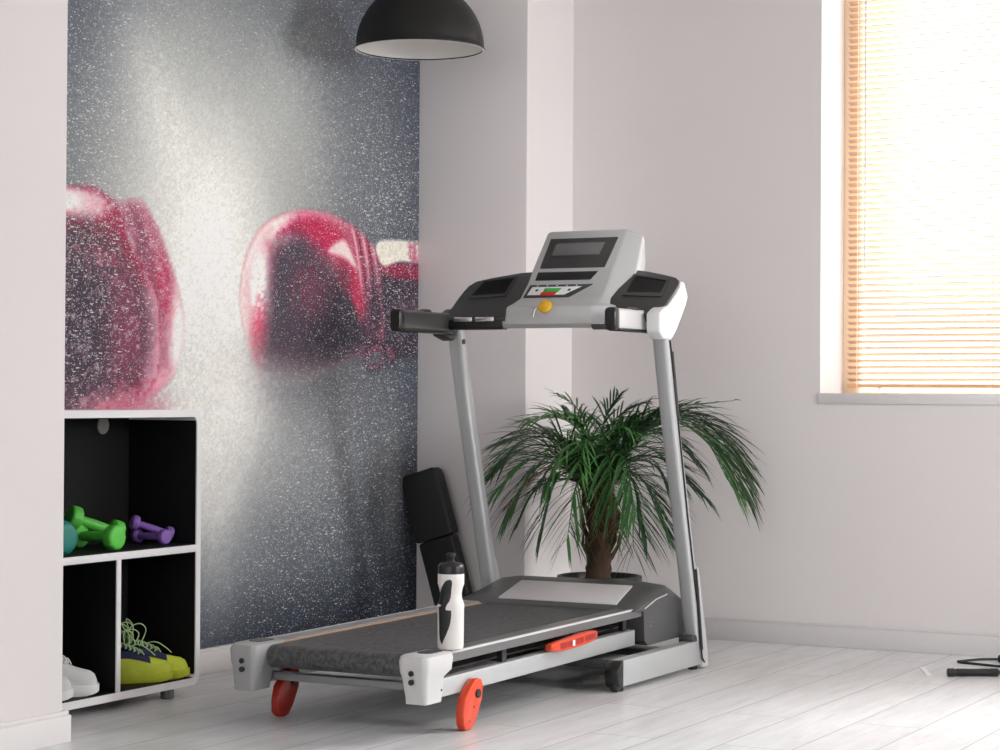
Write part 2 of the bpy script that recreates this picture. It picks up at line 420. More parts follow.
# ------------------------------------------------------------ the big printed picture on the niche wall
def soft_poly(S, Z, poly, soft):
    """smooth inside mask of a polygon: 1 inside, fading over 'soft' metres across its outline"""
    P = np.array(poly); d = np.full(S.shape, 1e9); ins = np.zeros(S.shape, bool)
    for i in range(len(P)):
        a, c = P[i], P[(i+1) % len(P)]; e = c-a
        t = np.clip(((S-a[0])*e[0]+(Z-a[1])*e[1])/(e@e+1e-12), 0, 1)
        d = np.minimum(d, np.hypot(S-a[0]-t*e[0], Z-a[1]-t*e[1]))
        cross = ((a[1] > Z) != (c[1] > Z)) & (S < (c[0]-a[0])*(Z-a[1])/(c[1]-a[1]+1e-12)+a[0])
        ins ^= cross
    sd = np.where(ins, d, -d)
    return np.clip(.5+sd/(2*soft), 0, 1), sd

def smooth_closed(poly, n=5):
    P = [Vector((x, z, 0)) for x, z in poly]; out = []; m = len(P)
    for i in range(m):
        a, b_, c, d = P[(i-1) % m], P[i], P[(i+1) % m], P[(i+2) % m]
        for k in range(n):
            t = k/n; q = .5*((2*b_)+(c-a)*t+(2*a-5*b_+4*c-d)*t*t+(3*b_-a-3*c+d)*t**3); out.append((q.x, q.y))
    return out

GL_MAIN = [(4.05, 1.30), (4.2, 1.37), (4.37, 1.37), (4.45, 1.375), (4.53, 1.38), (4.59, 1.36), (4.63, 1.34), (4.66, 1.29), (4.7, 1.22), (4.76, 1.17), (4.81, 1.09), (4.83, .97), (4.81, .87), (4.74, .8), (4.63, .76), (4.38, .72), (4.1, .75)]
GL_THUMB = [(4.63, 1.34), (4.69, 1.36), (4.75, 1.355), (4.8, 1.31), (4.85, 1.24), (4.91, 1.13), (4.94, 1.03), (4.93, .95), (4.89, .87), (4.81, .82), (4.68, .77), (4.59, .76), (4.7, 1.19), (4.645, 1.28)]
GL_DARK = [(4.1, 1.2), (4.37, 1.27), (4.47, 1.28), (4.56, 1.27), (4.64, 1.23), (4.69, 1.17), (4.75, 1.11), (4.78, 1.0), (4.76, .9), (4.7, .83), (4.59, .77), (4.38, .72), (4.1, .75)]
GR_OUT = [(5.22, 1.1), (5.24, 1.21), (5.31, 1.31), (5.42, 1.37), (5.58, 1.4), (5.73, 1.4), (5.87, 1.37), (5.98, 1.32), (6.03, 1.26), (6.05, 1.14), (6.05, .98), (5.85, .94), (5.7, .89), (5.53, .85), (5.34, .86), (5.26, .97)]
GR_DARK = [(5.4, 1.25), (5.48, 1.31), (5.56, 1.32), (5.66, 1.27), (5.74, 1.23), (5.79, 1.19), (5.88, 1.13), (5.94, 1.06), (5.98, .99), (5.76, .91), (5.53, .87), (5.35, .88), (5.37, 1.08)]
GR_RED = [(5.42, 1.31), (5.56, 1.385), (5.73, 1.375), (5.80, 1.32), (5.72, 1.27), (5.56, 1.315)]
GR_FING = [(5.76, 1.26), (5.85, 1.25), (5.92, 1.18), (5.94, 1.1), (5.915, 1.02), (5.87, 1.12), (5.80, 1.19)]
GR_HI = [(5.71, 1.28), (5.80, 1.325), (5.86, 1.28), (5.885, 1.235), (5.81, 1.265)]
CUFF_W = [(6.03, 1.335), (6.37, 1.345), (6.37, 1.285), (6.17, 1.275), (6.05, 1.255)]
CUFF_D = [(6.03, 1.26), (6.17, 1.275), (6.37, 1.285), (6.37, .99), (6.03, .97)]
LOOP1 = [(5.98, .98), (6.05, .985), (6.065, .945), (6.01, .905), (5.95, .93)]
LOOP2 = [(6.08, .99), (6.12, .97), (6.135, .95), (6.10, .935)]

def print_colours(S, Z):
    rng = np.random.default_rng(3)
    def g(cx, cz, sx, sz, tilt=0):
        u = (S-cx)-tilt*(Z-cz)
        return np.exp(-.5*(u/sx)**2-.5*((Z-cz)/sz)**2)
    col = np.zeros(S.shape+(3,)); col[:] = (62/255, 68/255, 82/255)
    grain = rng.random(S.shape)
    coarse = np.kron(rng.random((S.shape[0]//3+1, S.shape[1]//3+1)), np.ones((3, 3)))[:S.shape[0], :S.shape[1]]
    def over(c, a, rough=0.):
        a = np.clip(a, 0, 1)
        if rough: a = np.clip((a-(.3*grain+.7*coarse)*rough)/(1.001-rough)*.9+.5*rough*a, 0, 1)*(a > .02)
        a = a[..., None]; col[:] = col*(1-a)+np.array(c)/255*a
    # fall-off to deep slate at the lower right and the upper edge
    over((44, 49, 62), g(6.3, .35, .35, .35)*.9)
    over((40, 46, 58), g(5.3, .1, 1.2, .10)*.5)
    over((84, 92, 106), g(4.45, 1.75, .35, .30)*.55)
    over((76, 82, 96), g(6.25, 1.5, .35, .4)*.5)
    # powder cloud
    over((150, 153, 152), g(5.05, 1.32, .55, .50)*.95)
    over((176, 178, 174), g(4.86, 1.62, .16, .34, .30)*.8)
    over((146, 149, 149), g(5.30, 1.85, .36, .45)*.75)
    over((138, 142, 146), g(5.75, 1.62, .40, .28)*.6)
    over((208, 209, 202), g(5.05, 1.28, .42, .44)*.95, .25)
    over((222, 223, 215), g(4.84, 1.60, .09, .16, -.45)*.75)
    over((196, 198, 192), g(5.45, 1.62, .22, .22)*.55, .3)
    over((240, 239, 230), g(5.06, 1.08, .24, .30)*1.0, .2)
    over((253, 251, 243), g(5.10, .90, .14, .30)*1.1)
    over((240, 238, 230), g(5.17, .70, .28, .20)*1.05)
    over((186, 187, 184), g(5.42, .66, .42, .18)*.8)
    over((126, 130, 136), g(5.80, .62, .40, .22)*.6)
    over((160, 162, 162), g(5.25, .46, .34, .15)*.7)
    over((112, 117, 124), g(5.60, .36, .55, .10)*.6)
    over((150, 152, 150), g(6.12, .53, .05, .15)*.55)
    mist = np.clip(g(5.08, .98, .12, .5)*.9+g(5.13, .72, .27, .2), 0, 1)
    # left glove
    a, sd = soft_poly(S, Z, smooth_closed(GL_THUMB), .014)
    over((188, 116, 136), a*.85, .3); over((150, 84, 108), a*g(4.76, 1.20, .04, .13, -.5)*.8, .5); over((236, 196, 202), a*np.clip(1-sd/.03, 0, 1)*.5, .6)
    over((196, 60, 98), a*g(4.86, 1.10, .05, .12, -.4)*.6, .7)
    over((254, 246, 240), a*g(4.92, .97, .035, .13)*1.0, .3); over((232, 150, 170), a*g(4.84, .84, .10, .05)*.8, .5)
    a, sd = soft_poly(S, Z, smooth_closed(GL_MAIN), .012)
    over((164, 52, 84), a*.95, .2); over((226, 120, 146), a*np.clip(1-sd/.018, 0, 1)*.5, .6); over((214, 150, 168), a*g(4.79, .98, .05, .2)*.9, .6)
    over((240, 190, 200), a*g(4.50, 1.33, .08, .035)*.9, .5); over((253, 244, 240), a*g(4.42, 1.335, .05, .03)*1.1, .2)
    a, sd = soft_poly(S, Z, smooth_closed(GL_DARK), .05)
    over((88, 68, 80), a*.97, .25); over((138, 72, 96), a*g(4.68, 1.0, .10, .25)*.7, .6); over((66, 56, 74), a*g(4.45, 1.0, .12, .2)*.6, .3)
    over((150, 74, 100), a*g(4.60, 1.20, .14, .05)*.6, .6); over((206, 130, 150), g(4.66, .78, .2, .05)*.7, .5)
    over((200, 176, 184), a*.22, .8)
    # right glove
    a, sd = soft_poly(S, Z, smooth_closed(CUFF_D), .008); over((62, 48, 66), a); over((150, 34, 76), a*g(6.2, 1.245, .2, .022)*1.0, .4)
    over((98, 76, 96), a*g(6.25, 1.1, .12, .04)*.7, .3)
    a, sd = soft_poly(S, Z, smooth_closed(CUFF_W), .006); over((236, 230, 216), a); over((196, 120, 140), a*g(6.26, 1.30, .03, .05)*.8, .6)
    aO, sd = soft_poly(S, Z, smooth_closed(GR_OUT), .013)
    low = np.clip((Z-.86)/.16, 0, 1)**.7
    over((190, 84, 114), aO*(.35+.65*low), .25); over((246, 214, 214), aO*np.clip(1-sd/.07, 0, 1)*np.clip((5.95-S)/.35, 0, 1)*.95, .4)
    over((254, 248, 242), aO*g(5.32, 1.15, .055, .13)*1.05, .25); over((252, 236, 232), aO*g(5.45, 1.33, .07, .04)*.9, .4)
    over((222, 84, 118), aO*g(5.33, .99, .045, .09)*.9, .5)
    a, _ = soft_poly(S, Z, smooth_closed(GR_RED), .03); over((198, 38, 92), a*.95, .3)
    a, _ = soft_poly(S, Z, smooth_closed(GR_DARK), .045); over((80, 70, 84), a*aO*(.5+.5*low), .15); over((122, 62, 86), a*aO*g(5.62, 1.15, .12, .10)*.6, .6); over((60, 54, 72), a*aO*g(5.82, 1.0, .16, .09)*.8, .15)
    a, _ = soft_poly(S, Z, smooth_closed(GR_FING), .016); over((212, 62, 104), a*.9*np.clip((Z-1.02)/.1, .2, 1), .3); over((74, 56, 74), a*g(5.79, 1.18, .04, .05)*.8)
    a, _ = soft_poly(S, Z, smooth_closed(GR_HI), .010); over((250, 222, 220), a*.95, .15)
    # folds behind the knuckles
    for k in range(5):
        c = 5.885+.027*k
        over((112, 18, 54) if k % 2 else (240, 196, 200), aO*np.exp(-.5*(((S-c)+.35*(Z-1.30)+.8*(Z-1.30)**2)/.0055)**2)*np.clip((Z-1.14)/.06, 0, 1)*.8)
    over((58, 46, 66), aO*g(6.01, 1.10, .045, .09)*.95)
    # lace loops under the cuff
    for lp in (LOOP1, LOOP2):
        _, sd = soft_poly(S, Z, smooth_closed(lp), .01); over((52, 40, 58), np.exp(-.5*(sd/.012)**2)*.9); over((206, 100, 130), np.exp(-.5*((sd-.006)/.004)**2)*.6)
    # the mist in front of the gloves
    over((250, 248, 240), mist*.55*np.clip((1.30-Z)/.2, 0, 1)*np.exp(-.5*((S-5.10)/.16)**2))
    over((150, 150, 152), g(5.40, .86, .18, .06)*.85); over((122, 124, 130), g(5.72, .86, .2, .06)*.7)
    over((250, 246, 238), g(5.16, .82, .12, .12)*.8)
    over((250, 250, 246), np.clip(mist*.8+g(5.1, 1.2, .35, .4)*.5, 0, 1)*.30, .6)
    col *= (1+.14*(grain-.5)+.08*(coarse-.5))[..., None]
    # low-frequency unevenness
    t = sum(np.sin(S*f*1.3+ph)*np.sin(Z*f+ph*2.1)/f for f, ph in ((5, .3), (11, 1.7), (23, 4.1), (41, 2.2)))
    col *= (1+.10*t)[..., None]
    spray = np.clip(.55+.25*g(4.5, 1.3, .4, .4)+.25*g(6.1, 1.4, .3, .3)+.3*g(5.6, .55, .5, .25)-.45*mist, 0, 1)
    col = 1.05*np.clip(col, 0, 1)**1.12
    return np.clip(col, 0, 1), spray

NX, NZ = 430, 640
MX0, MX1, MZ0, MZ1 = PX+.02, CX-.001, .076, 2.88
MURAL_GAIN = 1.0
su = np.linspace(MX0, MX1, NX); sz = np.linspace(MZ0, MZ1, NZ)
S, Zg = np.meshgrid(su, sz); rgb, spray = print_colours(S, Zg)
lin = np.where(rgb <= .04045, rgb/12.92, ((rgb+.055)/1.055)**2.4)
me = bpy.data.meshes.new('wall_print')
org = np.array([(MX0+MX1)/2, MY-.002, MZ0])
front = np.stack([S, np.full(S.shape, MY-.004), Zg], -1).reshape(-1, 3)-org
idx = np.arange(NX*NZ).reshape(NZ, NX)
quads = np.stack([idx[:-1, :-1], idx[:-1, 1:], idx[1:, 1:], idx[1:, :-1]], -1).reshape(-1, 4)
# thin solid sheet: four edge strips and a back face close it against the wall
corners = [(MX0, MZ0), (MX1, MZ0), (MX1, MZ1), (MX0, MZ1)]
back = np.array([(x, MY-.0005, z) for x, z in corners])-org
n0 = NX*NZ; verts = np.concatenate([front, back])
loops_a = quads.ravel().tolist()
edges = [idx[0, :].tolist(), idx[:, -1].tolist(), idx[-1, ::-1].tolist(), idx[::-1, 0].tolist()]
faces = quads.tolist()+[[n0+k]+[e for e in edges[k]][0:0]+edges[k]+[n0+(k+1) % 4] for k in range(4)]+[[n0, n0+1, n0+2, n0+3]]
faces = faces[:-5]+[list(reversed(f)) for f in faces[-5:-1]]+[faces[-1]]
me.from_pydata(verts.tolist(), [], faces)
ca = me.attributes.new('print', 'FLOAT_COLOR', 'POINT')
cc = np.ones((n0+4, 4)); cc[:n0, :3] = lin.reshape(-1, 3); cc[n0:, :3] = .05; cc[:n0, 3] = spray.ravel()
ca.data.foreach_set('color', cc.ravel().astype(np.float32))
sa = me.attributes.new('spray', 'FLOAT', 'POINT'); sa.data.foreach_set('value', cc[:, 3].astype(np.float32))

def print_material():
    m = bpy.data.materials.new('matt_printed_sheet'); m.use_nodes = True; nt = m.node_tree; L = nt.links.new
    p = nt.nodes['Principled BSDF']; p.inputs['Roughness'].default_value = .6; p.inputs['Specular IOR Level'].default_value = .25
    at = nt.nodes.new('ShaderNodeAttribute'); at.attribute_name = 'print'
    sp = nt.nodes.new('ShaderNodeAttribute'); sp.attribute_name = 'spray'
    tc = nt.nodes.new('ShaderNodeTexCoord')
    base = at.outputs['Color']; prev = base
    for scale, rot, thr, strength, seed in (((80, 1, 170), 18, .20, .75, 0), ((140, 1, 220), -28, .24, .60, 31), ((36, 1, 165), 14, .17, .9, 77), ((190, 1, 260), 35, .24, .5, 53)):
        mp = nt.nodes.new('ShaderNodeMapping'); mp.inputs['Rotation'].default_value = (0, R(rot), 0); mp.inputs['Scale'].default_value = scale
        mp.inputs['Location'].default_value = (seed, 0, seed)
        L(tc.outputs['Object'], mp.inputs[0])
        vo = nt.nodes.new('ShaderNodeTexVoronoi'); vo.voronoi_dimensions = '3D'; vo.inputs['Scale'].default_value = 1
        L(mp.outputs[0], vo.inputs['Vector'])
        sepc = nt.nodes.new('ShaderNodeSeparateColor'); L(vo.outputs['Color'], sepc.inputs[0])
        # dot size varies from cell to cell, many cells stay empty
        sz_ = nt.nodes.new('ShaderNodeMath'); sz_.operation = 'MULTIPLY'; L(sepc.outputs[0], sz_.inputs[0]); L(sp.outputs['Fac'], sz_.inputs[1])
        rad = nt.nodes.new('ShaderNodeMath'); rad.operation = 'MULTIPLY'; rad.inputs[1].default_value = thr*3.0; L(sz_.outputs[0], rad.inputs[0])
        df = nt.nodes.new('ShaderNodeMath'); df.operation = 'SUBTRACT'; L(rad.outputs[0], df.inputs[0]); L(vo.outputs['Distance'], df.inputs[1])
        ml = nt.nodes.new('ShaderNodeMath'); ml.operation = 'MULTIPLY'; ml.use_clamp = True; ml.inputs[1].default_value = 9; L(df.outputs[0], ml.inputs[0])
        m2 = nt.nodes.new('ShaderNodeMath'); m2.operation = 'MULTIPLY'; L(ml.outputs[0], m2.inputs[0])
        br = nt.nodes.new('ShaderNodeMath'); br.operation = 'MULTIPLY'; br.inputs[1].default_value = strength; L(sepc.outputs[1], br.inputs[0]); L(br.outputs[0], m2.inputs[1])
        mx = nt.nodes.new('ShaderNodeMix'); mx.data_type = 'RGBA'; L(m2.outputs[0], mx.inputs['Factor']); L(prev, mx.inputs['A'])
        mx.inputs['B'].default_value = (.80, .80, .79, 1); prev = mx.outputs['Result']
    gn = nt.nodes.new('ShaderNodeMix'); gn.data_type = 'RGBA'; gn.blend_type = 'MULTIPLY'; gn.inputs['Factor'].default_value = 1
    L(prev, gn.inputs['A']); gn.inputs['B'].default_value = (MURAL_GAIN,)*3+(1,)
    L(gn.outputs['Result'], p.inputs['Base Color'])
    return m
me.materials.append(print_material())
mural = bpy.data.objects.new('wall_print', me); COL.objects.link(mural); mural.location = org.tolist()
tag(mural, 'huge printed wall picture of two red boxing gloves meeting in white powder', 'wall picture')

# ------------------------------------------------------------ treadmill
TM = thing('treadmill', 'silver and charcoal treadmill with orange feet standing in the middle of the floor', 'treadmill', (5.15, 2.76, 0))
Y0, Y1 = 2.40, 3.125
YC = (Y0+Y1)/2
def mir(y): return 2*YC-y
both = lambda y0, y1: ((y0, y1), (mir(y1), mir(y0)))

# floor base
for y0, y1 in both(2.402, 2.442):
    b = B(); box(b, 5.335, 5.905, y0, y1, .014, .087); br_ = obj('base_rail', b, M['silver'], TM, bevel=.003)
    b = B(); prism_y(b, [(5.335, .012), (5.335, .088), (5.318, .084), (5.300, .066), (5.296, .040), (5.304, .018), (5.318, .012)], y0-.001, y1+.001)
    obj('end_plug', b, M['black_pl'], br_, bevel=.003)
    for xx in (5.345, 5.885):
        b = B(); lathe(b, [(.013, 0), (.015, .004), (.015, .012), (.010, .016)], (xx, (y0+y1)/2, 0), 16); obj('floor_pad', b, M['black_pl'], br_)
    b = B(); lathe(b, [(.014, -.010), (.016, -.006), (.016, .006), (.014, .010)], (5.317, (y0+y1)/2-.004, .0165), 20, 'y'); obj('transport_wheel', b, M['black_pl'], br_)
b = B(); box(b, 5.34, 5.47, 2.442, mir(2.442), .060, .086); obj('base_cross_member', b, M['dark_pl'], TM, bevel=.004)
b = B(); box(b, 5.80, 5.90, 2.442, mir(2.442), .018, .060); obj('base_cross_member', b, M['dark_pl'], TM, bevel=.004)
b = B(); tube(b, [(5.62, 2.80, .075), (5.86, 2.80, .10)], .016, 12); tube(b, [(5.45, 2.80, .075), (5.63, 2.80, .075)], .022, 12); obj('incline_actuator', b, M['dark_pl'], TM)

# leaning uprights
def upright(y0, y1, near):
    # cross-section with rounded rear corners swept along the lean
    b = B(); rings = []
    for xr, z in ((5.925, .070), (5.863, .30), (5.797, .52), (5.710, .81), (5.655, 1.02)):
        ring = rrect(xr-.047, xr, y0, y1, .012, 4)
        rings.append([(x, y, z) for x, y in ring])
    loft(b, rings); u = obj('upright', b, M['silver'], TM)
    # plastic skirt at the foot, on the front side
    b = B(); s = -1 if near else 1; yo = y0-.003 if near else y1+.003; yi = y1-.004 if near else y0+.004
    poly = [(5.905, .004), (5.955, .004), (5.946, .06), (5.880, .285), (5.868, .31), (5.855, .31), (5.872, .25), (5.900, .12)]
    prism_y(b, poly, min(yo, yi), max(yo, yi)); obj('upright_skirt', b, M['silver_pl'], u, bevel=.004)
    if near:
        b = B(); yy = y0-.0015
        tube(b, [(5.642, yy, .985), (5.652, yy, .955)]+[(5.652+(.955-z)*.268, yy, z) for z in (.86, .74, .60, .46)]+[(5.832, yy, .30), (5.862, yy-.002, .20), (5.880, yy-.003, .10), (5.895, yy-.003, .035), (5.915, yy-.002, .02)], .0032, 8)
        obj('cable', b, M['cable'], u)
        b = B(); tube(b, [(5.657, yy, .952), (5.704, yy, .765)], .006, 8); obj('cable_sleeve', b, M['dark_pl'], u)
        b = B(); tube(b, [(5.846, yy-.001, .305), (5.893, yy-.003, .06)], .0045, 8); obj('cable_sleeve', b, M['black_pl'], u)
    else:
        b = B(); lathe(b, [(.004, -.003), (.0085, -.003), (.0085, .001)], (5.635, y0, .985), 12, 'y'); obj('screw', b, M['black_pl'], u)
    return u
upright(Y0, Y0+.046, True); upright(Y1-.046, Y1, False)
for y0, y1 in both(2.402, 2.452):
    b = B(); box(b, 5.845, 5.915, y0+.002, y1, .080, .105); obj('upright_bracket', b, M['dark_pl'], TM, bevel=.004)

# deck: it rises a little towards the front
SL = .0075
def dz(x): return (x-4.4)*SL
def slab(bm, x0, x1, y0, y1, za, zb):
    loft(bm, [[(x0, y0, za+dz(x0)), (x0, y1, za+dz(x0)), (x0, y1, zb+dz(x0)), (x0, y0, zb+dz(x0))],
              [(x1, y0, za+dz(x1)), (x1, y1, za+dz(x1)), (x1, y1, zb+dz(x1)), (x1, y0, zb+dz(x1))]])
DY0, DY1 = 2.470, 3.022
b = B(); slab(b, 4.43, 5.60, DY0+.02, DY1-.02, .172, .1925); obj('deck_board', b, M['ply'], TM)
b = B(); ry = [2.534, 2.945]
# running belt: an endless band around two rollers
prof = [(5.62, .1935), (4.42, .1935)]+[(4.405-.028*math.sin(t), .1655+.028*math.cos(t)) for t in [R(10*k) for k in range(0, 19)]]+[(4.42, .1375), (5.62, .1375)]
inner = [(x, z-.003 if z > .158 else z+.003) for x, z in prof[:2]]+[(4.405-.025*math.sin(t), .1655+.025*math.cos(t)) for t in [R(10*k) for k in range(0, 19)]]+[(4.42, .1405), (5.62, .1405)]
poly = prof+inner[::-1]
prism_y(b, [(x, z+dz(x)) for x, z in poly], *ry); obj('running_belt', b, M['belt'], TM)
b = B(); tube(b, [(4.405, DY0+.03, .1655), (4.405, DY1-.03, .1655)], .0245, 24); obj('rear_roller', b, M['chrome'], TM)
for k, (y0, y1) in enumerate(((DY0, 2.530), (2.968, DY1))):
    b = B(); lo = .172; hi = .197
    sec = [(y0, lo), (y1, lo), (y1, hi-.002), (y1-.004, hi), (y0+.006, hi), (y0, hi-.006)] if k == 0 else [(y0, lo), (y1, lo), (y1, hi-.006), (y1-.006, hi), (y0+.004, hi), (y0, hi-.002)]
    loft(b, [[(x, y, z+dz(x)) for y, z in sec] for x in (4.45, 5.62)])
    sr = obj('side_rail', b, M['rail'] if k == 0 else M['rail_far'], TM)
    b = B(); yy = (y0+.0015, y0+.008) if k == 0 else (y1-.008, y1-.0015)
    slab(b, 4.46, 5.61, yy[0], yy[1] if k == 0 else yy[0]+.003, hi-.0045, hi+.0008); obj('edge_highlight', b, M['light_pl'], sr)  # pale strip paints the highlight along the rail edge
for y0, y1 in ((2.476, 2.506), (2.986, 3.016)):
    b = B(); slab(b, 4.40, 5.58, y0, y1, .091, .136); sb = obj('side_beam', b, M['silver'], TM, bevel=.003)
    for xx in (4.78, 5.20, 5.53):
        b = B(); box(b, xx-.012, xx+.012, y0+.010, y1-.004, .134+dz(xx), .174+dz(xx)); obj('deck_mount', b, M['black_pl'], sb, bevel=.002)
b = B(); box(b, 4.44, 4.475, 2.506, 2.986, .100, .119); obj('rear_cross_tube', b, M['rail_far'], TM, bevel=.003)

# rear end caps
for k in (0, 1):
    f = (lambda y: y) if k == 0 else (lambda y: DY0+DY1-y)
    b = B(); rings = []
    for z, x0, x1, ya, yb, r_ in ((.083, 4.345, 4.425, 2.470, 2.528, .008), (.10, 4.342, 4.430, 2.468, 2.530, .012), (.145, 4.336, 4.438, 2.466, 2.536, .014),
                              (.158, 4.333, 4.468, 2.462, 2.541, .016), (.185, 4.331, 4.474, 2.460, 2.544, .018), (.196, 4.335, 4.474, 2.463, 2.542, .018), (.2005, 4.345, 4.470, 2.470, 2.536, .014)):
        rings.append([(x, f(y), z) for x, y in rrect(x0, x1, ya, yb, r_, 5)])
    loft(b, rings); ec = obj('end_cap', b, M['light_pl'] if k == 0 else M['shaded_cap'], TM)
    for zz in (.158, .137):
        b = B(); lathe(b, [(.0068, -.004), (.0068, .002), (.004, .003)], (4.333, f(2.503), zz), 14, 'x'); obj('screw', b, M['black_pl'], ec)
    b = B(); lathe(b, [(.0025, -.004), (.0025, .004)], (4.415, f(2.4695), .112), 10, 'y'); obj('screw', b, M['black_pl'], ec)
    b = B(); prism_z(b, [(x, f(y)) for x, y in rrect(4.385, 4.455, 2.482, 2.522, .012, 4)], .1995, .2025); obj('cap_pad', b, M['dark_pl'], ec)

# orange feet that fold down under the deck
FT = [(4.578, .123), (4.594, .120), (4.604, .102), (4.597, .070), (4.574, .030), (4.552, .005), (4.535, .001), (4.514, .003), (4.502, .016), (4.500, .045), (4.510, .080), (4.538, .106), (4.563, .121)]
for y0, y1, m in ((2.452, 2.475, 'orange'), (2.962, 2.985, 'red')):
    b = B(); sh_ = 0 if m == 'orange' else -.045; prism_y(b, [(x+sh_, z) for x, z in FT], y0, y1); ft = obj('folding_foot', b, M[m], TM, bevel=.004)
    b = B(); lathe(b, [(.006, -.004), (.011, -.004), (.011, .004), (.006, .006)], (4.572+sh_, y0, .086), 16, 'y'); obj('foot_bolt', b, M['black_pl'], ft)
    b = B(); tube(b, [(4.568+sh_, y1-.002, .098), (4.568+sh_, y1+.014, .10)], .007, 10); obj('foot_pivot', b, M['chrome'], ft)
    for px_, pz_ in ((4.553+sh_, .055), (4.530+sh_, .022)):
        b = B(); lathe(b, [(.003, -.0008), (.003, .002)], (px_, y0, pz_), 10, 'y'); obj('rivet', b, M['black_pl'], ft)

# orange folding release lever on the near beam
b = B()
pts = spline([(4.992, 2.466, .1535), (5.05, 2.454, .156), (5.135, 2.448, .1615), (5.22, 2.452, .1635), (5.282, 2.467, .1625)], 6)
rings = []
for i, p in enumerate(pts):
    t = i/(len(pts)-1); h = .0075+.0085*math.sin(math.pi*t)**.6; w_ = .010
    rings.append([(p.x, p.y-w_, p.z-h), (p.x, p.y+w_, p.z-h), (p.x, p.y+w_, p.z+h), (p.x, p.y-w_, p.z+h)])
loft(b, rings); lv = obj('release_lever', b, M['orange'], TM, bevel=.003)
b = B(); rings = []
for i, p in enumerate(pts[4:-4]):
    rings.append([(p.x, p.y-.0112, p.z-.0075), (p.x, p.y+.004, p.z-.0075), (p.x, p.y+.004, p.z+.0085), (p.x, p.y-.0112, p.z+.0085)])
loft(b, rings); obj('finger_recess', b, M['red'], lv)
for q in (9, 13):
    p = pts[q]; b = B(); box(b, p.x-.006, p.x+.006, p.y-.013, p.y, p.z-.0075, p.z+.0075); obj('recess_rib', b, M['tape'] if q == 9 else M['orange'], lv)

# motor cover
HP = [(5.540, .203), (5.565, .213), (5.60, .222), (5.755, .258), (5.795, .264), (5.825, .262), (5.905, .212), (5.918, .19), (5.920, .108), (5.90, .096), (5.64, .094), (5.615, .11), (5.610, .196)]
b = B(); rings = []
def hood_ring(y, k):
    return [(5.60+(x-5.60)*(1-.0*k), y, z-k*max(0, z-.20)) for x, z in HP]
for y, k in ((2.462, .62), (2.468, .35), (2.490, .12), (2.56, 0), (2.965, 0), (3.020, .12), (3.042, .35), (3.048, .62)): rings.append(hood_ring(y, k))
loft(b, rings); hd = obj('motor_cover', b, M['hood'], TM)
b = B()
for zoff in (0,):
    q = [(5.572, 2.533, .2165), (5.738, 2.556, .2555), (5.738, 2.927, .2555), (5.572, 2.921, .2165)]
    loft(b, [[(x, y, z-.004) for x, y, z in q], [(x, y, z+.0015) for x, y, z in q]])
obj('cover_panel', b, M['light_pl'], hd, bevel=.001)
b = B()
for p0, p1 in (((5.612, 2.4605, .203), (5.785, 2.4635, .232)),): tube(b, [p0, ((p0[0]+p1[0])/2, 2.4615, .224), p1], .0018, 6)
obj('edge_trim', b, M['light_pl'], hd)
for zz in (.15, .162):
    b = B(); lathe(b, [(.003, -.002), (.003, .002)], (5.660, 2.463, zz), 10, 'y'); obj('screw', b, M['chrome'], hd)

# console: hump with display
HUMP = [(5.445, 1.028), (5.450, 1.080), (5.480, 1.090), (5.530, 1.108), (5.572, 1.152), (5.600, 1.196), (5.688, 1.314), (5.705, 1.319), (5.730, 1.308), (5.740, 1.24), (5.690, 1.10), (5.600, 1.03)]
b = B(); rings = []
for y, sx_, k in ((2.515, .50, 1), (2.556, .06, .15), (2.566, 0, 0), (2.812, 0, 0), (2.818, .04, .10), (2.822, .12, .2)):
    ring = []
    for x, z in HUMP:
        xx = x+(5.72-x)*sx_ if z > 1.085 else x+(5.60-x)*sx_*.6
        ring.append((xx, y+(.022*(1-(z-1.03)/.29) if y > 2.7 else 0), z-.02*k*(z > 1.2)))
    rings.append(ring)
loft(b, rings); cs = obj('console', b, M['silver_pl'], TM, bevel=.004, angle=30)
def on_hump(pts, lift):
    """points (s along the front profile, y) placed on the sloped front"""
    prof = [Vector((x, 0, z)) for x, z in HUMP[1:7]]
    acc = [0]
    for a, c in zip(prof, prof[1:]): acc.append(acc[-1]+(c-a).length)
    out = []
    for z, y in pts:
        for i in range(len(prof)-1):
            if prof[i].z <= z <= prof[i+1].z+1e-6:
                t = (z-prof[i].z)/(prof[i+1].z-prof[i].z); p = prof[i].lerp(prof[i+1], t)
                d = (prof[i+1]-prof[i]).normalized(); n = Vector((-d.z, 0, d.x))
                out.append(Vector((p.x, y, p.z))+n*lift); break
    return out
def plate(name, pts, m, parent, lift=.003, bevel=.0008):
    b = B(); loft(b, [on_hump(pts, -.004), on_hump(pts, lift)]); return obj(name, b, m, parent, bevel=bevel)
dp = plate('display_panel', [(1.200, 2.802), (1.200, 2.590), (1.292, 2.578), (1.292, 2.800)], M['dark_pl'], cs, .003)
plate('screen', [(1.238, 2.776), (1.238, 2.622), (1.276, 2.614), (1.276, 2.774)], M['screen'], dp, .0045)
plate('book_ledge', [(1.163, 2.806), (1.163, 2.625), (1.188, 2.608), (1.188, 2.804)], M['black_pl'], cs, .002)
kp = plate('key_panel', [(1.094, 2.808), (1.094, 2.690), (1.104, 2.668), (1.147, 2.616), (1.147, 2.806)][:0] or [(1.110, 2.822), (1.110, 2.672), (1.148, 2.612), (1.148, 2.816)], M['dark_pl'], cs, .0028)
plate('key_label', [(1.116, 2.812), (1.116, 2.690), (1.141, 2.643), (1.141, 2.806)], M['tape'], kp, .0036)
plate('start_key', [(1.124, 2.762), (1.124, 2.712), (1.135, 2.706), (1.135, 2.762)], M['green_k'], kp, .0058)
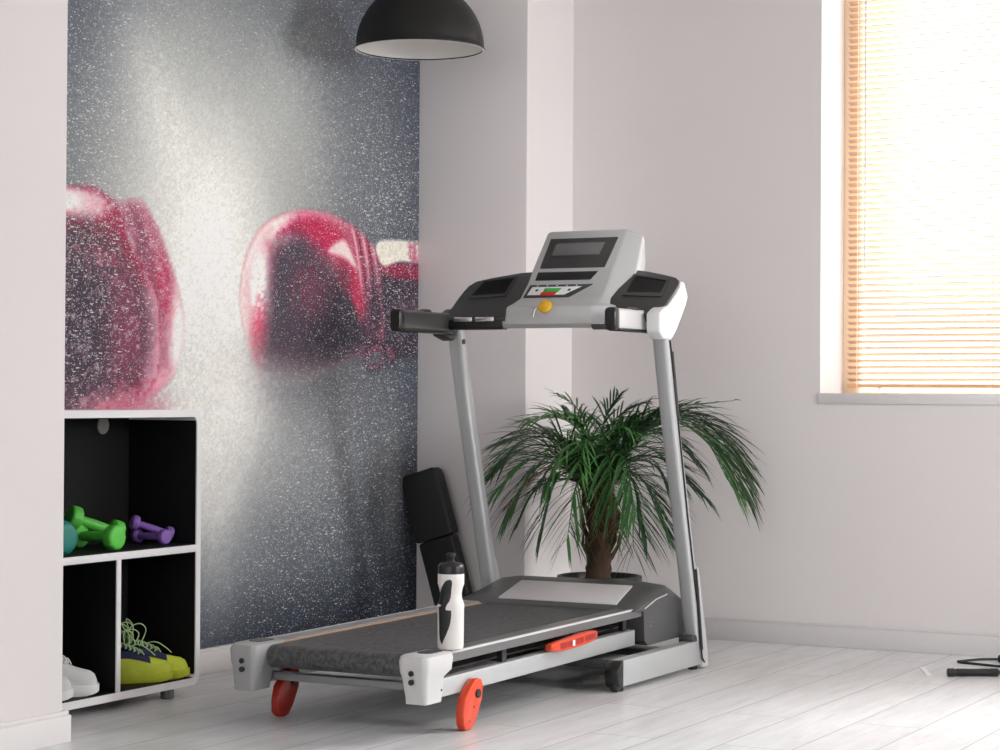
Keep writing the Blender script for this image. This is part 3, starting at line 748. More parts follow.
plate('stop_key', [(1.113, 2.768), (1.113, 2.722), (1.1235, 2.716), (1.1235, 2.766)], M['red_k'], kp, .0058)
for y in (2.786, 2.680): plate('speed_key', [(1.127, y+.004), (1.127, y-.004), (1.133, y-.005), (1.133, y+.003)], M['dark_pl'], kp, .0048)
for q in range(5):
    y = 2.79-q*.032; plate('indicator_light', [(1.1435, y+.003), (1.1435, y-.003), (1.146, y-.003), (1.146, y+.003)], M['tape'], kp, .0034)
# yellow safety key
b = B(); lathe(b, [(.0205, 0), (.0215, .004), (.0195, .010), (.012, .012), (.008, .0145), (.001, .0145)], (0, 0, 0), 28, 'x')
mt = Matrix.Translation((5.447, 2.706, 1.078)) @ Matrix.Rotation(R(35), 4, 'Y') @ Matrix.Scale(-1, 4, (1, 0, 0))
bmesh.ops.transform(b, matrix=mt, verts=b.verts); sk = obj('safety_key', b, M['yellow'], cs)
b = B(); tube(b, spline([(5.445, 2.730, 1.080), (5.441, 2.740, 1.066), (5.443, 2.745, 1.050)], 5), .0025, 6); obj('key_cord', b, M['chrome'], sk)

# wings with cup trays either side of the hump, lying in one sloping plane
WA = Vector((5.487, 0, 1.056)); WD = (Vector((5.66, 0, 1.184))-WA).normalized(); WN = Vector((-WD.z, 0, WD.x))
def on_slope(pts, lift): return [tuple(WA+WD*q+WN*lift+Vector((0, y, 0))) for q, y in pts]
def wing(outline, rim, tray):
    b = B(); cq = sum(p[0] for p in outline)/len(outline); cy = sum(p[1] for p in outline)/len(outline)
    def inset(f): return [(cq+(q-cq)*f, cy+(y-cy)*f) for q, y in outline]
    loft(b, [on_slope(inset(.94), -.040), on_slope(inset(1.0), -.022), on_slope(outline, 0)])
    wg = obj('console_wing', b, M['dark_pl'], TM, bevel=.005, seg=3, angle=30)
    b = B(); up_, in_, lo, cu = on_slope(rim, .0035), on_slope(tray, .0035), on_slope(rim, -.003), on_slope(tray, -.002)
    ov, iv, bv, cv = ([b.verts.new(p) for p in l] for l in (up_, in_, lo, cu))
    for j in range(4):
        j2 = (j+1) % 4
        b.faces.new((ov[j], ov[j2], iv[j2], iv[j])); b.faces.new((bv[j], bv[j2], ov[j2], ov[j])); b.faces.new((iv[j], iv[j2], cv[j2], cv[j]))
    obj('tray_rim', b, M['dark_pl'], wg)
    b = B(); loft(b, [on_slope(tray, -.003), on_slope(tray, .0012)]); obj('cup_tray', b, M['black_gloss'], wg)
wing([(-.012, 3.070), (.05, 3.062), (.10, 3.062), (.135, 3.060), (.165, 3.056), (.192, 3.040), (.212, 2.985), (.235, 2.90), (.243, 2.80), (-.012, 2.80)],
     [(.092, 3.024), (.190, 3.012), (.210, 2.904), (.104, 2.900)], [(.106, 3.018), (.184, 3.007), (.202, 2.911), (.116, 2.908)])
wing([(.010, 2.575), (.236, 2.575), (.238, 2.535), (.226, 2.48), (.207, 2.423), (.190, 2.380), (.172, 2.362), (.150, 2.358), (.044, 2.362), (-.005, 2.40)],
     [(.094, 2.514), (.207, 2.519), (.172, 2.392), (.084, 2.388)], [(.110, 2.509), (.198, 2.511), (.167, 2.400), (.104, 2.397)])
# side covers
CP = [(5.470, 1.004), (5.470, 1.058), (5.495, 1.070), (5.537, 1.083), (5.595, 1.120), (5.632, 1.156), (5.650, 1.154), (5.677, 1.112), (5.663, 1.088), (5.596, 1.013), (5.560, .985), (5.500, .985)]
CP_FAR = [(5.52, 1.0), (5.52, 1.05), (5.60, 1.085), (5.63, 1.06), (5.60, 1.0), (5.58, .985)]
for y0, y1, m, poly in ((2.356, 2.399, 'white_pl', CP), (3.082, 3.124, 'dark_pl', CP_FAR)):
    b = B(); prism_y(b, poly, y0, y1); obj('side_cover', b, M[m], TM, bevel=.006, seg=3, angle=20)
# grips reaching back towards the runner
for k, yc in enumerate((2.431, 3.064)):
    b = B(); hx0, hx1 = (5.310, 5.600) if k == 0 else (5.212, 5.53)
    rings = []
    for x, z in ((hx0, 1.036), (hx0+.08, 1.036), (hx1, 1.036)):
        rings.append([(x, y, zz) for y, zz in rrect(yc-.0175, yc+.0175, z-.031, z+.031, .012, 5)])
    loft(b, rings); hb = obj('handlebar', b, M['light_pl'] if k == 0 else M['dark_pl'], TM)
    b = B(); rings = []
    for x, g_ in ((hx0-.016, .0225), (hx0-.012, .027), (hx0+.006, .0290), (hx0+.009, .0275)):
        rings.append([(x, y, zz) for y, zz in rrect(yc-g_*.66, yc+g_*.66, 1.036-g_*1.17, 1.036+g_*1.17, g_*.45, 5)])
    loft(b, rings); obj('grip_end', b, M['black_pl'], hb)
    b = B(); rings = []
    for x, g_ in ((hx1-.022, .0275), (hx1-.018, .0295), (hx1, .0295), (hx1+.004, .0275)):
        rings.append([(x, y, zz) for y, zz in rrect(yc-g_*.66, yc+g_*.66, 1.036-g_*1.17, 1.036+g_*1.17, 0.013, 5)])
    loft(b, rings); obj('grip_collar', b, M['black_pl'], hb)
    b = B(); box(b, hx0+.01, hx1-.01, yc-.0185, yc+.0185, 1.0035, 1.012); obj('grip_underside', b, M['black_pl'], hb, bevel=.004)
    b = B(); xx = hx0+.10 if k == 0 else hx0+.12
    prism_y(b, [(xx, 1.063), (xx+.03, 1.074), (xx+.055, 1.073), (xx+.06, 1.063)], yc-.012, yc+.012); obj('grip_switch', b, M['dark_pl'], hb, bevel=.003)
# crossbar with pulse sensors
b = B(); tube(b, [(5.52, 2.45, 1.036), (5.50, 2.60, 1.036), (5.50, 2.93, 1.036), (5.52, 3.08, 1.036)], .017, 16); cb = obj('crossbar', b, M['silver_pl'], TM)
for y0, y1 in ((2.866, 3.060), (2.47, 2.530)):
    b = B(); rings = [[(x, y, z) for x, z in rrect(5.481, 5.521, 1.016, 1.057, .010, 4)] for y in (y0, y1)]
    loft(b, rings); sl = obj('pulse_sleeve', b, M['black_pl'], cb, bevel=.002)
    if y1 > 2.8:
        for a0, a1 in ((2.893, 2.955), (2.966, 3.028)):
            b = B(); box(b, 5.4785, 5.50, a0, a1, 1.040, 1.0535); obj('pulse_plate', b, M['chrome'], sl, bevel=.002)
b = B(); tube(b, [(5.497, 2.530, 1.034), (5.497, 2.575, 1.034)], .021, 20); obj('crossbar_joint', b, M['hood'], cb)

# ------------------------------------------------------------ water bottle standing on the rear end cap
CAP_TOP = .2007
bt = thing('water_bottle', 'white squeeze bottle with black cap standing on the treadmill end cap', 'bottle', (4.494, 2.486, CAP_TOP))
b = B(); lathe(b, [(.026, 0), (.0305, .003), (.0318, .012), (.0322, .05), (.0325, .095), (.0330, .104), (.0325, .111), (.0272, .124), (.0262, .136), (.0290, .150), (.0322, .160), (.0325, .172), (.0322, .184), (.030, .188)], n=48)
bb = obj('bottle_body', b, M['bottle'], bt, local=True)
b = B(); lathe(b, [(.0295, .182), (.0318, .184), (.0322, .200), (.0310, .206), (.0265, .210), (.012, .2125), (.0095, .214), (.0085, .222), (.0095, .224), (.0115, .226), (.0115, .232), (.009, .235), (.003, .2355)], n=40)
obj('bottle_cap', b, M['black_pl'], bt, local=True)
# black swoosh shape printed round the body
def body_r(z):
    pr = [(.0318, .012), (.0322, .05), (.0325, .095), (.0330, .104), (.0325, .111), (.0272, .124), (.0262, .136), (.0290, .150), (.0322, .160), (.0325, .172)]
    return float(np.interp(z, [p[1] for p in pr], [p[0] for p in pr]))
rowz = [(.172, -.30, -.10), (.168, -.50, -.01), (.160, -.66, .0), (.150, -.85, -.04), (.140, -.98, -.06), (.130, -1.02, -.10), (.120, -1.02, -.20), (.112, -1.00, -.36), (.104, -.95, -.46), (.0985, -.93, -.46), (.0975, -.93, -.06), (.085, -.92, -.05), (.070, -.91, -.10), (.055, -.90, -.22), (.040, -.90, -.40), (.025, -.86, -.60), (.015, -.74, -.70)]
vdir = math.atan2(-fw.y, -fw.x)
b = B(); grid = []
for z, u0, u1 in rowz:
    row = []
    a0, a1 = (math.asin(max(-1, min(1, u0))) if u0 > -1 else -1.75), math.asin(u1)
    for k in range(9):
        a = vdir+(a0+(a1-a0)*k/8)+R(6); rr = body_r(z)+.0004
        row.append(b.verts.new((rr*math.cos(a), rr*math.sin(a), z)))
    grid.append(row)
for r0, r1 in zip(grid, grid[1:]):
    for k in range(8): b.faces.new((r0[k], r0[k+1], r1[k+1], r1[k]))
obj('black_emblem', b, M['black_pl'], bb, local=True)

# ------------------------------------------------------------ black padded board leaning in the corner
pd = thing('exercise_board', 'narrow black padded board leaning on the wall behind the treadmill', 'exercise board', (6.225, 3.47, 0))
pd.rotation_euler = (R(-17), 0, 0)
# local frame: +y towards the niche wall, z along the board
b = B(); rings = []
for z, i in ((.329, .004), (.332, .001), (.36, 0), (.535, 0), (.550, .002), (.556, .008)):
    rings.append([(x, y, z+(.014*(1-((y-(-.075))/.075)**2) if z > .54 else 0)) for x, y in rrect(-.030+i, .022-i, -.152+i, .002-i, .014, 4)])
loft(b, rings); obj('upper_pad', b, M['vinyl'], pd, local=True)
b = B(); rings = []
for z, i in ((.04, .006), (.046, .002), (.07, 0), (.31, 0), (.322, .001), (.325, .004)):
    rings.append([(x, y, z) for x, y in rrect(-.024+i, .020-i, -.146+i, -.004-i, .012, 4)])
loft(b, rings); obj('lower_pad', b, M['vinyl'], pd, local=True)
b = B(); box(b, -.012, .014, -.13, -.02, .052, .53); obj('backing_board', b, M['black_pl'], pd, local=True, bevel=.003)
b = B(); box(b, -.02, .016, -.135, -.012, .010, .046); obj('rubber_foot', b, M['black_pl'], pd, local=True, bevel=.004)

# ------------------------------------------------------------ palm in its pot
PC = Vector((6.17, 2.865, 0))
pt = thing('potted_palm', 'bushy green palm in a dark pot between the treadmill and the far corner', 'potted plant', tuple(PC))
b = B(); lathe(b, [(.095, 0), (.102, .006), (.130, .218), (.137, .225), (.137, .241), (.128, .243), (.123, .236), (.120, .195)], n=48); obj('pot', b, M['pot'], pt, local=True)
b = B(); lathe(b, [(.1215, .200), (.10, .216), (.05, .222), (.004, .224)], n=32); obj('soil', b, M['soil'], pt, local=True)
b = B(); pts = []; rad = []
for k in range(15):
    t = k/14; pts.append((.004*math.sin(5*t), .006*math.cos(3*t), .21+.25*t)); rad.append(.040-.006*t+(.005 if k % 2 else 0)+.01*(t > .7)*math.sin(math.pi*(t-.7)/.3))
tube(b, pts, rad, 14); tk = obj('trunk', b, M['trunk'], pt, local=True)
rng = random.Random(11)
b = B()
for k in range(34):          # cut leaf stubs around the trunk
    a = rng.uniform(0, 6.28); z0 = rng.uniform(.26, .46); l = rng.uniform(.05, .12); o_ = rng.uniform(.015, .05)
    p0 = Vector((.036*math.cos(a), .036*math.sin(a), z0)); p1 = p0+Vector((o_*math.cos(a), o_*math.sin(a), l))
    tube(b, [p0, (p0+p1)/2+Vector((.01*math.cos(a), .01*math.sin(a), 0)), p1], [.008, .006, .003], 5)
obj('leaf_stubs', b, M['trunk'], tk, local=True)
LAT = rt0.copy(); DEP = Vector((fw.x, fw.y, 0)).normalized()
def frond(ctrl, m, half, n, rngf, width=.0070, stem=.26, fold=.75):
    """ctrl: (lateral, height, depth) control points; leaflets fan off both sides and hang with gravity"""
    P = [LAT*l+DEP*d+Vector((0, 0, h)) for l, h, d in ctrl]
    c = spline(P, 14); L_ = [0]
    for a_, b_ in zip(c, c[1:]): L_.append(L_[-1]+(b_-a_).length)
    tot = L_[-1]
    def at(s):
        s = max(0, min(tot, s))
        for i in range(len(c)-1):
            if L_[i+1] >= s:
                t = (s-L_[i])/(L_[i+1]-L_[i]+1e-9); return c[i].lerp(c[i+1], t), (c[i+1]-c[i]).normalized()
        return c[-1], (c[-1]-c[-2]).normalized()
    bm = B()
    tube(bm, [at(tot*k/16)[0] for k in range(17)], [.0058*(1-.82*k/16) for k in range(17)], 6)
    for k in range(n):
        t = k/(n-1); s = tot*(stem+(1-stem)*t); p, d = at(s)
        side = d.cross(Vector((0, 0, 1)))
        if side.length < .2: side = LAT.copy()
        side.normalize(); nup = side.cross(d).normalized()
        ll = half*(.45+.75*math.sin(math.pi*min(1, .12+.80*t))**.8)*(1-.25*t)
        for sg in (-1, 1):
            ang = R(rngf.uniform(48, 74)-26*t); l = ll*rngf.uniform(.75, 1.15)
            dr = d*math.cos(ang)+(side*sg*math.cos(R(32))+nup*math.sin(R(32))*fold)*math.sin(ang)
            dr.normalize(); g = rngf.uniform(.25, .75)*l
            prev = None
            wd = dr.cross(Vector((0, 0, 1)))
            if wd.length < .1: wd = side.copy()
            wd = wd.normalized()*.75+Vector((rngf.uniform(-.4, .4), rngf.uniform(-.4, .4), rngf.uniform(.1, .6)))*.6
            wd.normalize()
            for q in range(6):
                u = q/5; pos = p+dr*(l*u)-Vector((0, 0, 1))*(g*u*u*.75)
                ww = width*.5*(math.sin(math.pi*min(1, .18+.82*u))**.7 if u < 1 else .02)
                v1, v0, v2 = bm.verts.new(pos-wd*ww+Vector((0, 0, ww*.35))), bm.verts.new(pos), bm.verts.new(pos+wd*ww+Vector((0, 0, ww*.35)))
                if prev:
                    bm.faces.new((prev[0], prev[1], v0, v1)); bm.faces.new((prev[1], prev[2], v2, v0))
                prev = (v1, v0, v2)
    return obj('frond', bm, M[m], pt, local=True)
rf = random.Random(5)
C0 = (0, .41, 0)
FR = [  # control points in metres (lateral to the right, height, depth away), leaf tone, leaflet length, pairs
 ([C0, (-.10, .64, -.02), (-.22, .69, -.06), (-.31, .62, -.10)], 'leaf_b', .19, 26),
 ([C0, (-.10, .60, -.04), (-.22, .62, -.09), (-.32, .53, -.12)], 'leaf_a', .18, 26),
 ([C0, (-.08, .64, .05), (-.20, .70, .08), (-.32, .66, .08)], 'leaf_b', .15, 24),
 ([C0, (-.05, .67, -.08), (-.13, .75, -.12), (-.23, .74, -.17)], 'leaf_a', .16, 24),
 ([C0, (-.04, .66, .02), (-.10, .75, .04), (-.19, .75, .06)], 'leaf_b', .14, 22),
 ([C0, (-.03, .68, .08), (-.07, .78, .12), (-.13, .82, .14)], 'leaf_a', .11, 20),
 ([C0, (.02, .68, .06), (.07, .76, .10), (.15, .80, .12)], 'leaf_b', .14, 24),
 ([C0, (.04, .66, .02), (.13, .75, .02), (.24, .77, .02)], 'leaf_a', .15, 24),
 ([C0, (.08, .66, -.02), (.22, .76, -.04), (.35, .73, -.05), (.44, .60, -.06)], 'leaf_b', .21, 34),
 ([C0, (.08, .65, .02), (.21, .75, .05), (.34, .69, .07), (.42, .55, .07)], 'leaf_a', .20, 34),
 ([C0, (.08, .64, .06), (.20, .70, .11), (.31, .62, .13)], 'leaf_b', .17, 26),
 ([C0, (.06, .62, -.08), (.15, .66, -.14), (.24, .56, -.18)], 'leaf_b', .16, 26),
 ([C0, (.03, .61, -.09), (.07, .62, -.16), (.10, .46, -.22)], 'leaf_a', .15, 28),
 ([C0, (.01, .61, -.09), (.02, .62, -.15), (.03, .47, -.20)], 'leaf_a', .14, 28),
 ([C0, (-.02, .63, -.09), (-.05, .68, -.17), (-.08, .60, -.24)], 'leaf_c', .14, 26),
 ([C0, (-.03, .66, -.04), (-.06, .74, -.08), (-.11, .75, -.13)], 'leaf_c', .13, 22),
 ([C0, (.03, .58, -.04), (.10, .55, -.08), (.14, .38, -.11)], 'leaf_b', .13, 22),
 ([C0, (-.05, .53, -.03), (-.13, .555, -.06), (-.21, .52, -.09), (-.265, .42, -.11)], 'leaf_b', .11, 16),
 ([C0, (.05, .66, .05), (.19, .775, .02), (.43, .81, -.03)], 'leaf_c', .045, 9),
 ([C0, (0, .66, 0), (.02, .76, .02), (.06, .82, .04)], 'leaf_b', .12, 22),
 ([C0, (-.04, .60, .08), (-.12, .62, .16), (-.20, .52, .20)], 'leaf_b', .14, 24),
 ([C0, (.06, .58, .08), (.18, .60, .16), (.27, .46, .20)], 'leaf_b', .14, 24),
 ([C0, (-.01, .56, -.05), (-.02, .53, -.10), (-.015, .38, -.12)], 'leaf_d', .11, 18),
 ([C0, (.02, .55, -.05), (.04, .50, -.08), (.05, .36, -.09)], 'leaf_d', .10, 16),
 ([C0, (-.10, .58, -.05), (-.21, .57, -.09), (-.30, .47, -.12)], 'leaf_d', .06, 10),
 ([C0, (.0, .65, -.06), (.05, .72, -.12), (.12, .70, -.18)], 'leaf_c', .14, 26),
 ([C0, (.03, .64, -.05), (.10, .72, -.10), (.19, .70, -.14)], 'leaf_b', .15, 26),
 ([C0, (-.05, .62, -.07), (-.12, .65, -.14), (-.18, .54, -.18)], 'leaf_a', .15, 26),
 ([C0, (.0, .60, .07), (.02, .66, .14), (.02, .56, .20)], 'leaf_b', .14, 22),
]
FR += [  # lower skirt of hanging fronds, and more of the outer ones
 ([C0, (-.06, .56, -.06), (-.14, .56, -.10), (-.19, .40, -.12)], 'leaf_b', .15, 24),
 ([C0, (-.03, .55, -.07), (-.08, .54, -.13), (-.11, .37, -.16)], 'leaf_a', .14, 24),
 ([C0, (.04, .55, -.06), (.09, .53, -.12), (.10, .34, -.15)], 'leaf_a', .15, 26),
 ([C0, (.05, .56, -.03), (.13, .56, -.06), (.20, .40, -.08)], 'leaf_b', .15, 24),
 ([C0, (-.10, .62, .00), (-.23, .66, -.02), (-.35, .56, -.03)], 'leaf_a', .19, 28),
 ([C0, (-.09, .58, -.07), (-.20, .60, -.13), (-.29, .47, -.17)], 'leaf_b', .18, 28),
 ([C0, (.09, .65, .00), (.24, .75, .01), (.38, .68, .01), (.46, .52, .0)], 'leaf_b', .20, 34),
 ([C0, (.09, .66, -.05), (.23, .74, -.09), (.35, .66, -.11), (.41, .54, -.12)], 'leaf_a', .18, 30),
 ([C0, (.07, .60, .02), (.20, .62, .03), (.33, .50, .04)], 'leaf_b', .15, 20),
]
for ctrl, m, half, n in FR: frond(ctrl, m, half*1.15, n, rf)

# ------------------------------------------------------------ pendant lamp
lp = thing('pendant_lamp', 'black dome pendant lamp with white inside hanging above the treadmill', 'lamp', (5.61, 3.225, 1.889))
b = B(); prof = []
RL = .198
for k in range(0, 19):
    a = R(90*k/18*.955); prof.append((RL*math.cos(a), RL*1.0*math.sin(a)))
outer = [(RL+.004, -.004), (RL+.004, -.001)]+[(r, h+.004) for r, h in prof]
lathe(b, outer+[(r-.003, h+.001) for r, h in reversed(prof)]+[(RL-.002, -.004)], n=64, caps=False)
sh = obj('lamp_shade', b, M['lamp_out'], lp, local=True)
b = B(); lathe(b, [(r-.0045, h-.0005) for r, h in prof]+[(.001, RL*.985)], n=64, caps=False); lathe(b, [(RL-.0045, -.0045), (RL+.0035, -.0045)], n=64, caps=False)
obj('shade_lining', b, M['lamp_in'], sh, local=True)
b = B(); lathe(b, [(.02, .188), (.022, .20), (.022, .235), (.014, .25), (.004, .255)], n=24); obj('lamp_holder', b, M['lamp_out'], lp, local=True)
b = B(); lathe(b, [(.014, .19), (.016, .16), (.03, .13), (.034, .11), (.028, .088), (.012, .078), (.001, .0765)], n=24); obj('bulb', b, M['bulb'], lp, local=True)
b = B(); tube(b, [(0, 0, .25), (0, 0, CEIL-1.889-.02)], .0032, 8); obj('hanging_cord', b, M['cable'], lp, local=True)
b = B(); h_ = CEIL-1.889; lathe(b, [(.004, h_-.035), (.045, h_-.022), (.05, h_-.0005)], n=24); obj('ceiling_rose', b, M['lamp_out'], lp, local=True)

# ------------------------------------------------------------ shelf unit
SX0, SX1, SY0, SY1, SZ0, SZ1 = 3.925, 4.706, 3.385, 3.622, .029, .777
sf = thing('shelf_unit', 'low white shelf with black compartments in the niche under the left glove', 'shelf unit', (4.315, 3.5, 0))
def rr_xz(x0, x1, z0, z1, r, n=6): return rrect(x0, x1, z0, z1, r, n)
b = B(); o_ = rr_xz(SX0, SX1, SZ0, SZ1, .035); i_ = rr_xz(SX0+.0195, SX1-.0195, SZ0+.0195, SZ1-.0195, .018)
rings = [[(x, SY0, z) for x, z in i_], [(x, SY0, z) for x, z in o_], [(x, SY1, z) for x, z in o_], [(x, SY1, z) for x, z in i_], [(x, SY0, z) for x, z in i_]]
loft(b, rings, caps=False); bmesh.ops.remove_doubles(b, verts=b.verts, dist=1e-6); obj('carcass', b, M['white_lam'], sf)
def lined(name, x0, x1, z0, z1):
    b = B(); box(b, x0, x1, SY0, SY1-.006, z0, z1); return obj(name, b, M['white_lam'], sf, bevel=.001)
lined('shelf_board', SX0+.019, SX1-.019, .391, .410); lined('divider', 4.3425, 4.3595, .048, .392)
b = B(); box(b, SX0+.01, SX1-.01, SY1-.008, SY1-.001, SZ0+.012, SZ1-.012); bk = obj('back_panel', b, M['black_lam'], sf)
# black linings of the three compartments
def lining(x0, x1, z0, z1):
    b = B(); t = .0022; y0, y1 = SY0+.004, SY1-.008
    box(b, x0, x1, y0, y1, z0, z0+t); box(b, x0, x1, y0, y1, z1-t, z1); box(b, x0, x0+t, y0, y1, z0+t, z1-t); box(b, x1-t, x1, y0, y1, z0+t, z1-t)
    obj('black_lining', b, M['black_lam'], sf, smooth=False)
lining(SX0+.0195, SX1-.0195, .4102, SZ1-.0195); lining(SX0+.0195, 4.3424, SZ0+.0195, .3908); lining(4.3597, SX1-.0195, SZ0+.0195, .3908)
b = B(); lathe(b, [(.018, -.001), (.024, -.001), (.024, -.005), (.020, -.006), (.016, -.004), (.002, -.004)], (4.565, SY1-.008, .733), 28, 'y'); obj('cable_grommet', b, M['grommet'], bk)
for x in (4.60, 4.03):
    for y in (3.415, 3.585):
        b = B(); lathe(b, [(.016, 0), (.018, .003), (.018, SZ0+.001)], (x, y, 0), 20); obj('shelf_leg', b, M['steel_leg'], sf)

# ------------------------------------------------------------ dumbbells on the upper shelf
def dumbbell(name, label, r, hw, gap, hr, m, group, ribs=False):
    t = thing(name, label, 'dumbbell', group=group)
    for s in (-1, 1):
        b = B(); c = s*(gap/2+hw/2)
        if ribs:
            pr = []
            for k in range(13):
                u = -1+k/6; pr.append((r*(1-.35*abs(u)**3)+(.0015 if k % 2 else -.001), u*hw/2))
            lathe(b, [(r*.45, -hw/2-.001)]+pr+[(r*.45, hw/2+.001)], (c, 0, 0), 32, 'x')
        else:
            lathe(b, [(r*.70, -hw/2), (r*.90, -hw/2+.0015), (r, -hw/2+.007), (r, hw/2-.007), (r*.90, hw/2-.0015), (r*.70, hw/2)], (c, 0, 0), 10, 'x')
            bmesh.ops.recalc_face_normals(b, faces=b.faces)
            es = [e for e in b.edges if len(e.link_faces) == 2 and e.calc_face_angle(0) > R(18)]
            bmesh.ops.bevel(b, geom=es, offset=.003, segments=2, profile=.5, affect='EDGES', clamp_overlap=True)
        obj('weight_head', b, M[m], t, local=True)
    b = B(); lathe(b, [(hr*.9, -gap/2-.004), (hr, -gap/2+.006), (hr*1.08, 0), (hr, gap/2-.006), (hr*.9, gap/2+.004)], (0, 0, 0), 20, 'x'); obj('handle', b, M[m], t, local=True)
    return t
def lay(t, a, c):
    a, c = Vector(a), Vector(c); t.location = (a+c)/2; t.rotation_euler = (c-a).to_track_quat('X', 'Z').to_euler()
ZS = .4127
g1 = dumbbell('dumbbell', 'lime green dumbbell lying flat with its round end facing out of the shelf', .0335, .034, .092, .0135, 'green', 'lime green dumbbells on the upper shelf')
g2 = dup(g1, 'lime green dumbbell propped slantwise across the other lime green one')
lay(g1, (4.366, 3.412, ZS+.0335), (4.374, 3.545, ZS+.0335)); lay(g2, (4.350, 3.548, ZS+.084), (4.476, 3.484, ZS+.036))
p1 = dumbbell('dumbbell', 'small purple dumbbell lying flat with its round end facing out of the shelf', .0215, .022, .078, .0095, 'purple', 'purple dumbbells on the upper shelf')
p2 = dup(p1, 'small purple dumbbell propped slantwise behind the other purple one')
lay(p1, (4.594, 3.425, ZS+.0215), (4.606, 3.525, ZS+.0215)); lay(p2, (4.576, 3.520, ZS+.061), (4.664, 3.452, ZS+.023))
t1 = dumbbell('dumbbell', 'teal ribbed dumbbell on the upper shelf half hidden by the wall edge', .043, .055, .075, .015, 'teal', None, ribs=True)
lay(t1, (4.172, 3.43, ZS+.043), (4.182, 3.56, ZS+.043))

# ------------------------------------------------------------ sneakers in the lower compartments
def sneaker(label, L_, body, sole, collar, lace, group, loops):
    t = thing('sneaker', label, 'shoe', group=group)
    st = [0, .03, .10, .22, .36, .50, .62, .74, .84, .92, .97, 1.0]
    hw = [.012, .021, .027, .028, .028, .030, .032, .034, .033, .029, .022, .010]
    top = [.066, .080, .086, .086, .087, .085, .076, .065, .059, .055, .048, .034]
    cy = [0, 0, 0, -.001, -.002, -.002, 0, .001, .001, 0, -.001, -.001]
    b = B(); rings = []
    for s, w_, h, c in zip(st, hw, top, cy):
        ring = []
        for k in range(15):
            a = math.pi*k/14; e = .75
            ring.append((s*L_, c+w_*math.copysign(abs(math.cos(a))**e, math.cos(a)), .012+(h-.012)*abs(math.sin(a))**e))
        rings.append(ring)
    loft(b, rings); up_ = obj('upper', b, M[body], t, local=True)
    b = B(); rings = []
    for s, w_, c in zip(st, hw, cy):
        ww = w_+.0045; x = -.004+s*(L_+.008); lift = .010*max(0, (s-.78)/.22)**2
        rings.append([(x, c-ww*.92, lift), (x, c+ww*.92, lift), (x, c+ww, .010+lift), (x, c+ww*.97, .024+.3*lift), (x, c-ww*.97, .024+.3*lift), (x, c-ww, .010+lift)])
    loft(b, rings); obj('sole', b, M[sole], t, local=True)
    if collar != body:
        b = B(); rings = []
        for s, w_, h, c in list(zip(st, hw, top, cy))[2:8]:
            ring = []
            for k in range(13):
                a = math.pi*(.22+.56*k/12); e = .75
                ring.append((s*L_, c+(w_+.0012)*math.copysign(abs(math.cos(a))**e, math.cos(a)), .012+(h-.0105)*abs(math.sin(a))**e))
            rings.append(ring)
        loft(b, rings); obj('instep', b, M[collar], t, local=True)
    # padded collar with the dark opening
    b = B(); pts = []
    for k in range(25):
        a = 2*math.pi*k/24; x = (.20+.175*math.cos(a))*L_; y = .0255*math.sin(a); z = .090+.010*math.cos(a)*(-1 if math.cos(a) < 0 else .3)
        pts.append((x, y, z))
    tube(b, pts, .0065, 8, caps=False); cl = obj('collar', b, M[collar], t, local=True)
    b = B(); lathe(b, [(.024, .077), (.0245, .090), (.001, .0905)], n=24)
    bmesh.ops.transform(b, matrix=Matrix.Translation((.20*L_, 0, 0)) @ Matrix.Diagonal((1.75, 1, 1, 1)), verts=b.verts); obj('shoe_opening', b, M['black_lam'], cl, local=True)
    # tongue
    b = B(); rings = []
    for x, z, w_ in ((.36, .104, .016), (.40, .100, .017), (.50, .091, .017), (.60, .080, .016), (.66, .072, .012)):
        rings.append([(x*L_, -w_, z-.004), (x*L_, w_, z-.004), (x*L_, w_*.8, z+.002), (x*L_, -w_*.8, z+.002)])
    loft(b, rings); obj('tongue', b, M[collar], t, local=True, bevel=.0015)
    b = B()
    xs_ = [.42, .47, .52, .57, .62]
    for i, x in enumerate(xs_):
        z = float(np.interp(x, [.36, .50, .60, .66], [.104, .093, .083, .074]))+.002
        for s in (-1, 1): tube(b, spline([(x*L_-.004, -s*.019, z-.006), (x*L_, -s*.008, z+.002), (x*L_+.006, s*.008, z+.002), (x*L_+.012, s*.019, z-.009)], 4), .0019, 6)
    if loops:
        r = random.Random(loops)
        for k in range(5):
            x0 = r.uniform(.34, .52)*L_; y0 = r.uniform(-.015, .015); hx = r.uniform(-.05, .04); hy = r.uniform(-.025, .02); hz = r.uniform(.035, .075)
            tube(b, spline([(x0, y0, .095), (x0+hx*.4-.012, y0+hy*.5, .095+hz*.75), (x0+hx, y0+hy, .095+hz), (x0+hx+.018, y0+hy*.8, .095+hz*.7), (x0+hx*.8+.006, y0+hy*.3, .094)], 6), .0016, 6)
        tube(b, spline([(.5*L_, .01, .094), (.62*L_, -.01, .100), (.74*L_, -.002, .084), (.82*L_, .006, .068)], 6), .0016, 6)
    else:
        for s in (-1, 1):
            tube(b, spline([(.42*L_, 0, .104), (.40*L_, s*.016, .116), (.45*L_, s*.030, .104), (.47*L_, s*.018, .095), (.43*L_, 0, .104)], 6), .002, 6)
            tube(b, spline([(.43*L_, 0, .104), (.50*L_, s*.014, .100), (.55*L_, s*.026, .085)], 5), .002, 6)
    obj('laces', b, M[lace], t, local=True)
    return t
def put(t, toe, ang, z, L_):
    t.rotation_euler = (0, 0, R(ang)); t.location = (toe[0]-L_*math.cos(R(ang)), toe[1]-L_*math.sin(R(ang)), z)
ZB = SZ0+.0195+.0024
LS = .235
LW = .212
s1 = sneaker('white sneaker in the lower left compartment, the one nearer the wall edge', LW, 'shoe_w', 'shoe_s', 'shoe_w', 'lace_w', 'white sneakers', 0)
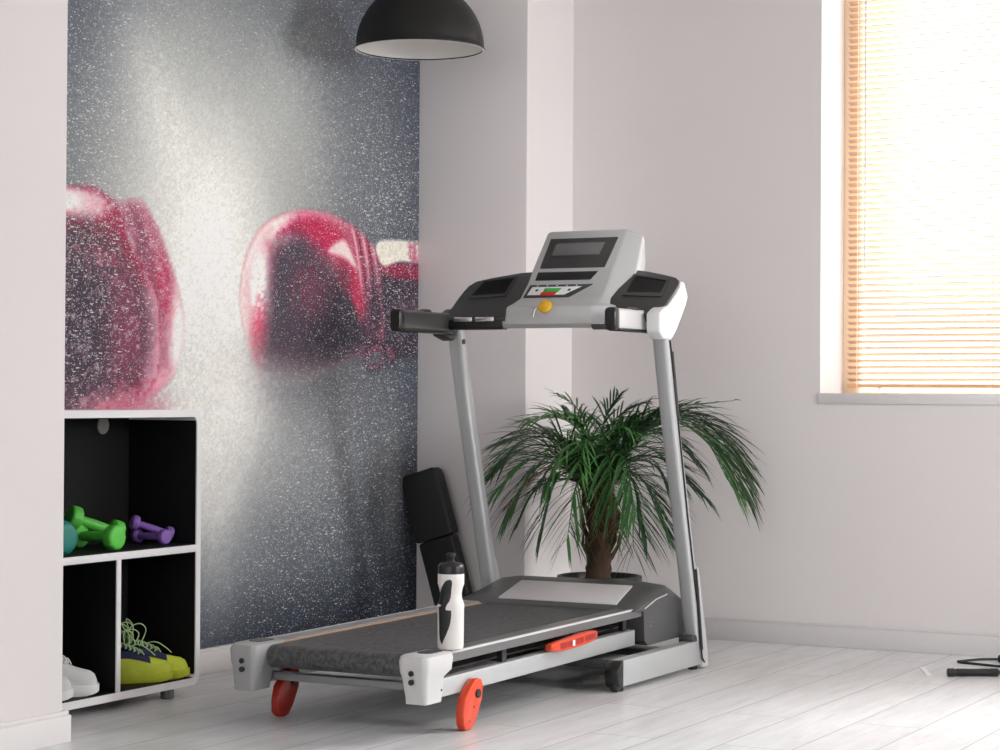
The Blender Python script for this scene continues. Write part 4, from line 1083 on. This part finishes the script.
put(s1, (4.180, 3.402), -40, ZB, LW)
s2 = dup(s1, 'white sneaker in the lower left compartment, the one nearer the divider'); put(s2, (4.288, 3.406), -40, ZB, LW)
for t_ in (s1, s2): t_.scale = (1, 1, 1.12)
s3 = sneaker('navy and neon yellow sneaker with loose pale green laces beside the shelf divider', LS, 'neon', 'neon', 'navy', 'lace_g', 'navy and neon sneakers', 3)
put(s3, (4.598, 3.402), -40, ZB, LS)
s4 = sneaker('navy and neon yellow sneaker at the rounded shelf corner, mostly behind its pair', LS, 'neon', 'neon', 'navy', 'lace_g', 'navy and neon sneakers', 8)
put(s4, (4.671, 3.402), -40, ZB, LS)

# ------------------------------------------------------------ jump rope on the floor at the right
jr = thing('jump_rope', 'black jump rope lying on the pale floor below the window', 'jump rope', (6.14, 1.64, 0))
def rope_handle(a, c, r):
    a, c = Vector(a), Vector(c); d = (c-a).normalized(); l = (c-a).length
    b = B(); lathe(b, [(r*.75, 0), (r, .002), (r, .020), (r*.84, .022), (r*.84, .026), (r*.93, .028), (r*.90, l*.5), (r*.94, l-.035), (r*.90, l-.03), (r*.98, l-.028), (r*.98, l-.006), (r*.5, l), (r*.3, l+.004)], n=20, axis='x')
    bmesh.ops.transform(b, matrix=Matrix.Translation(a) @ d.to_track_quat('X', 'Z').to_matrix().to_4x4(), verts=b.verts)
    return obj('rope_handle', b, M['black_pl'], jr)
rope_handle((6.108, 1.705, .0125), (6.187, 1.570, .0125), .0125)
rope_handle((6.515, 1.655, .0125), (6.470, 1.500, .0125), .0125)
b = B(); tube(b, spline([(6.188, 1.568, .012), (6.23, 1.50, .006), (6.30, 1.44, .004), (6.36, 1.50, .004), (6.40, 1.64, .004), (6.425, 1.735, .004), (6.445, 1.765, .004), (6.475, 1.752, .004), (6.555, 1.70, .004), (6.56, 1.58, .004), (6.52, 1.40, .004), (6.42, 1.28, .004), (6.38, 1.36, .005), (6.45, 1.46, .010), (6.469, 1.498, .0125)], 8), .0038, 8)
obj('cord', b, M['cable'], jr)
b = B(); prism_z(b, [(6.270, 1.836), (6.100, 1.764), (6.106, 1.750), (6.276, 1.822)], .0002, .0022)  # thin white strip painted in for a sun glint on the floor
tag(obj('sun_glint_strip', b, M['tape']), 'painted sun glint on the floor to the left of the black jump rope', 'strip')
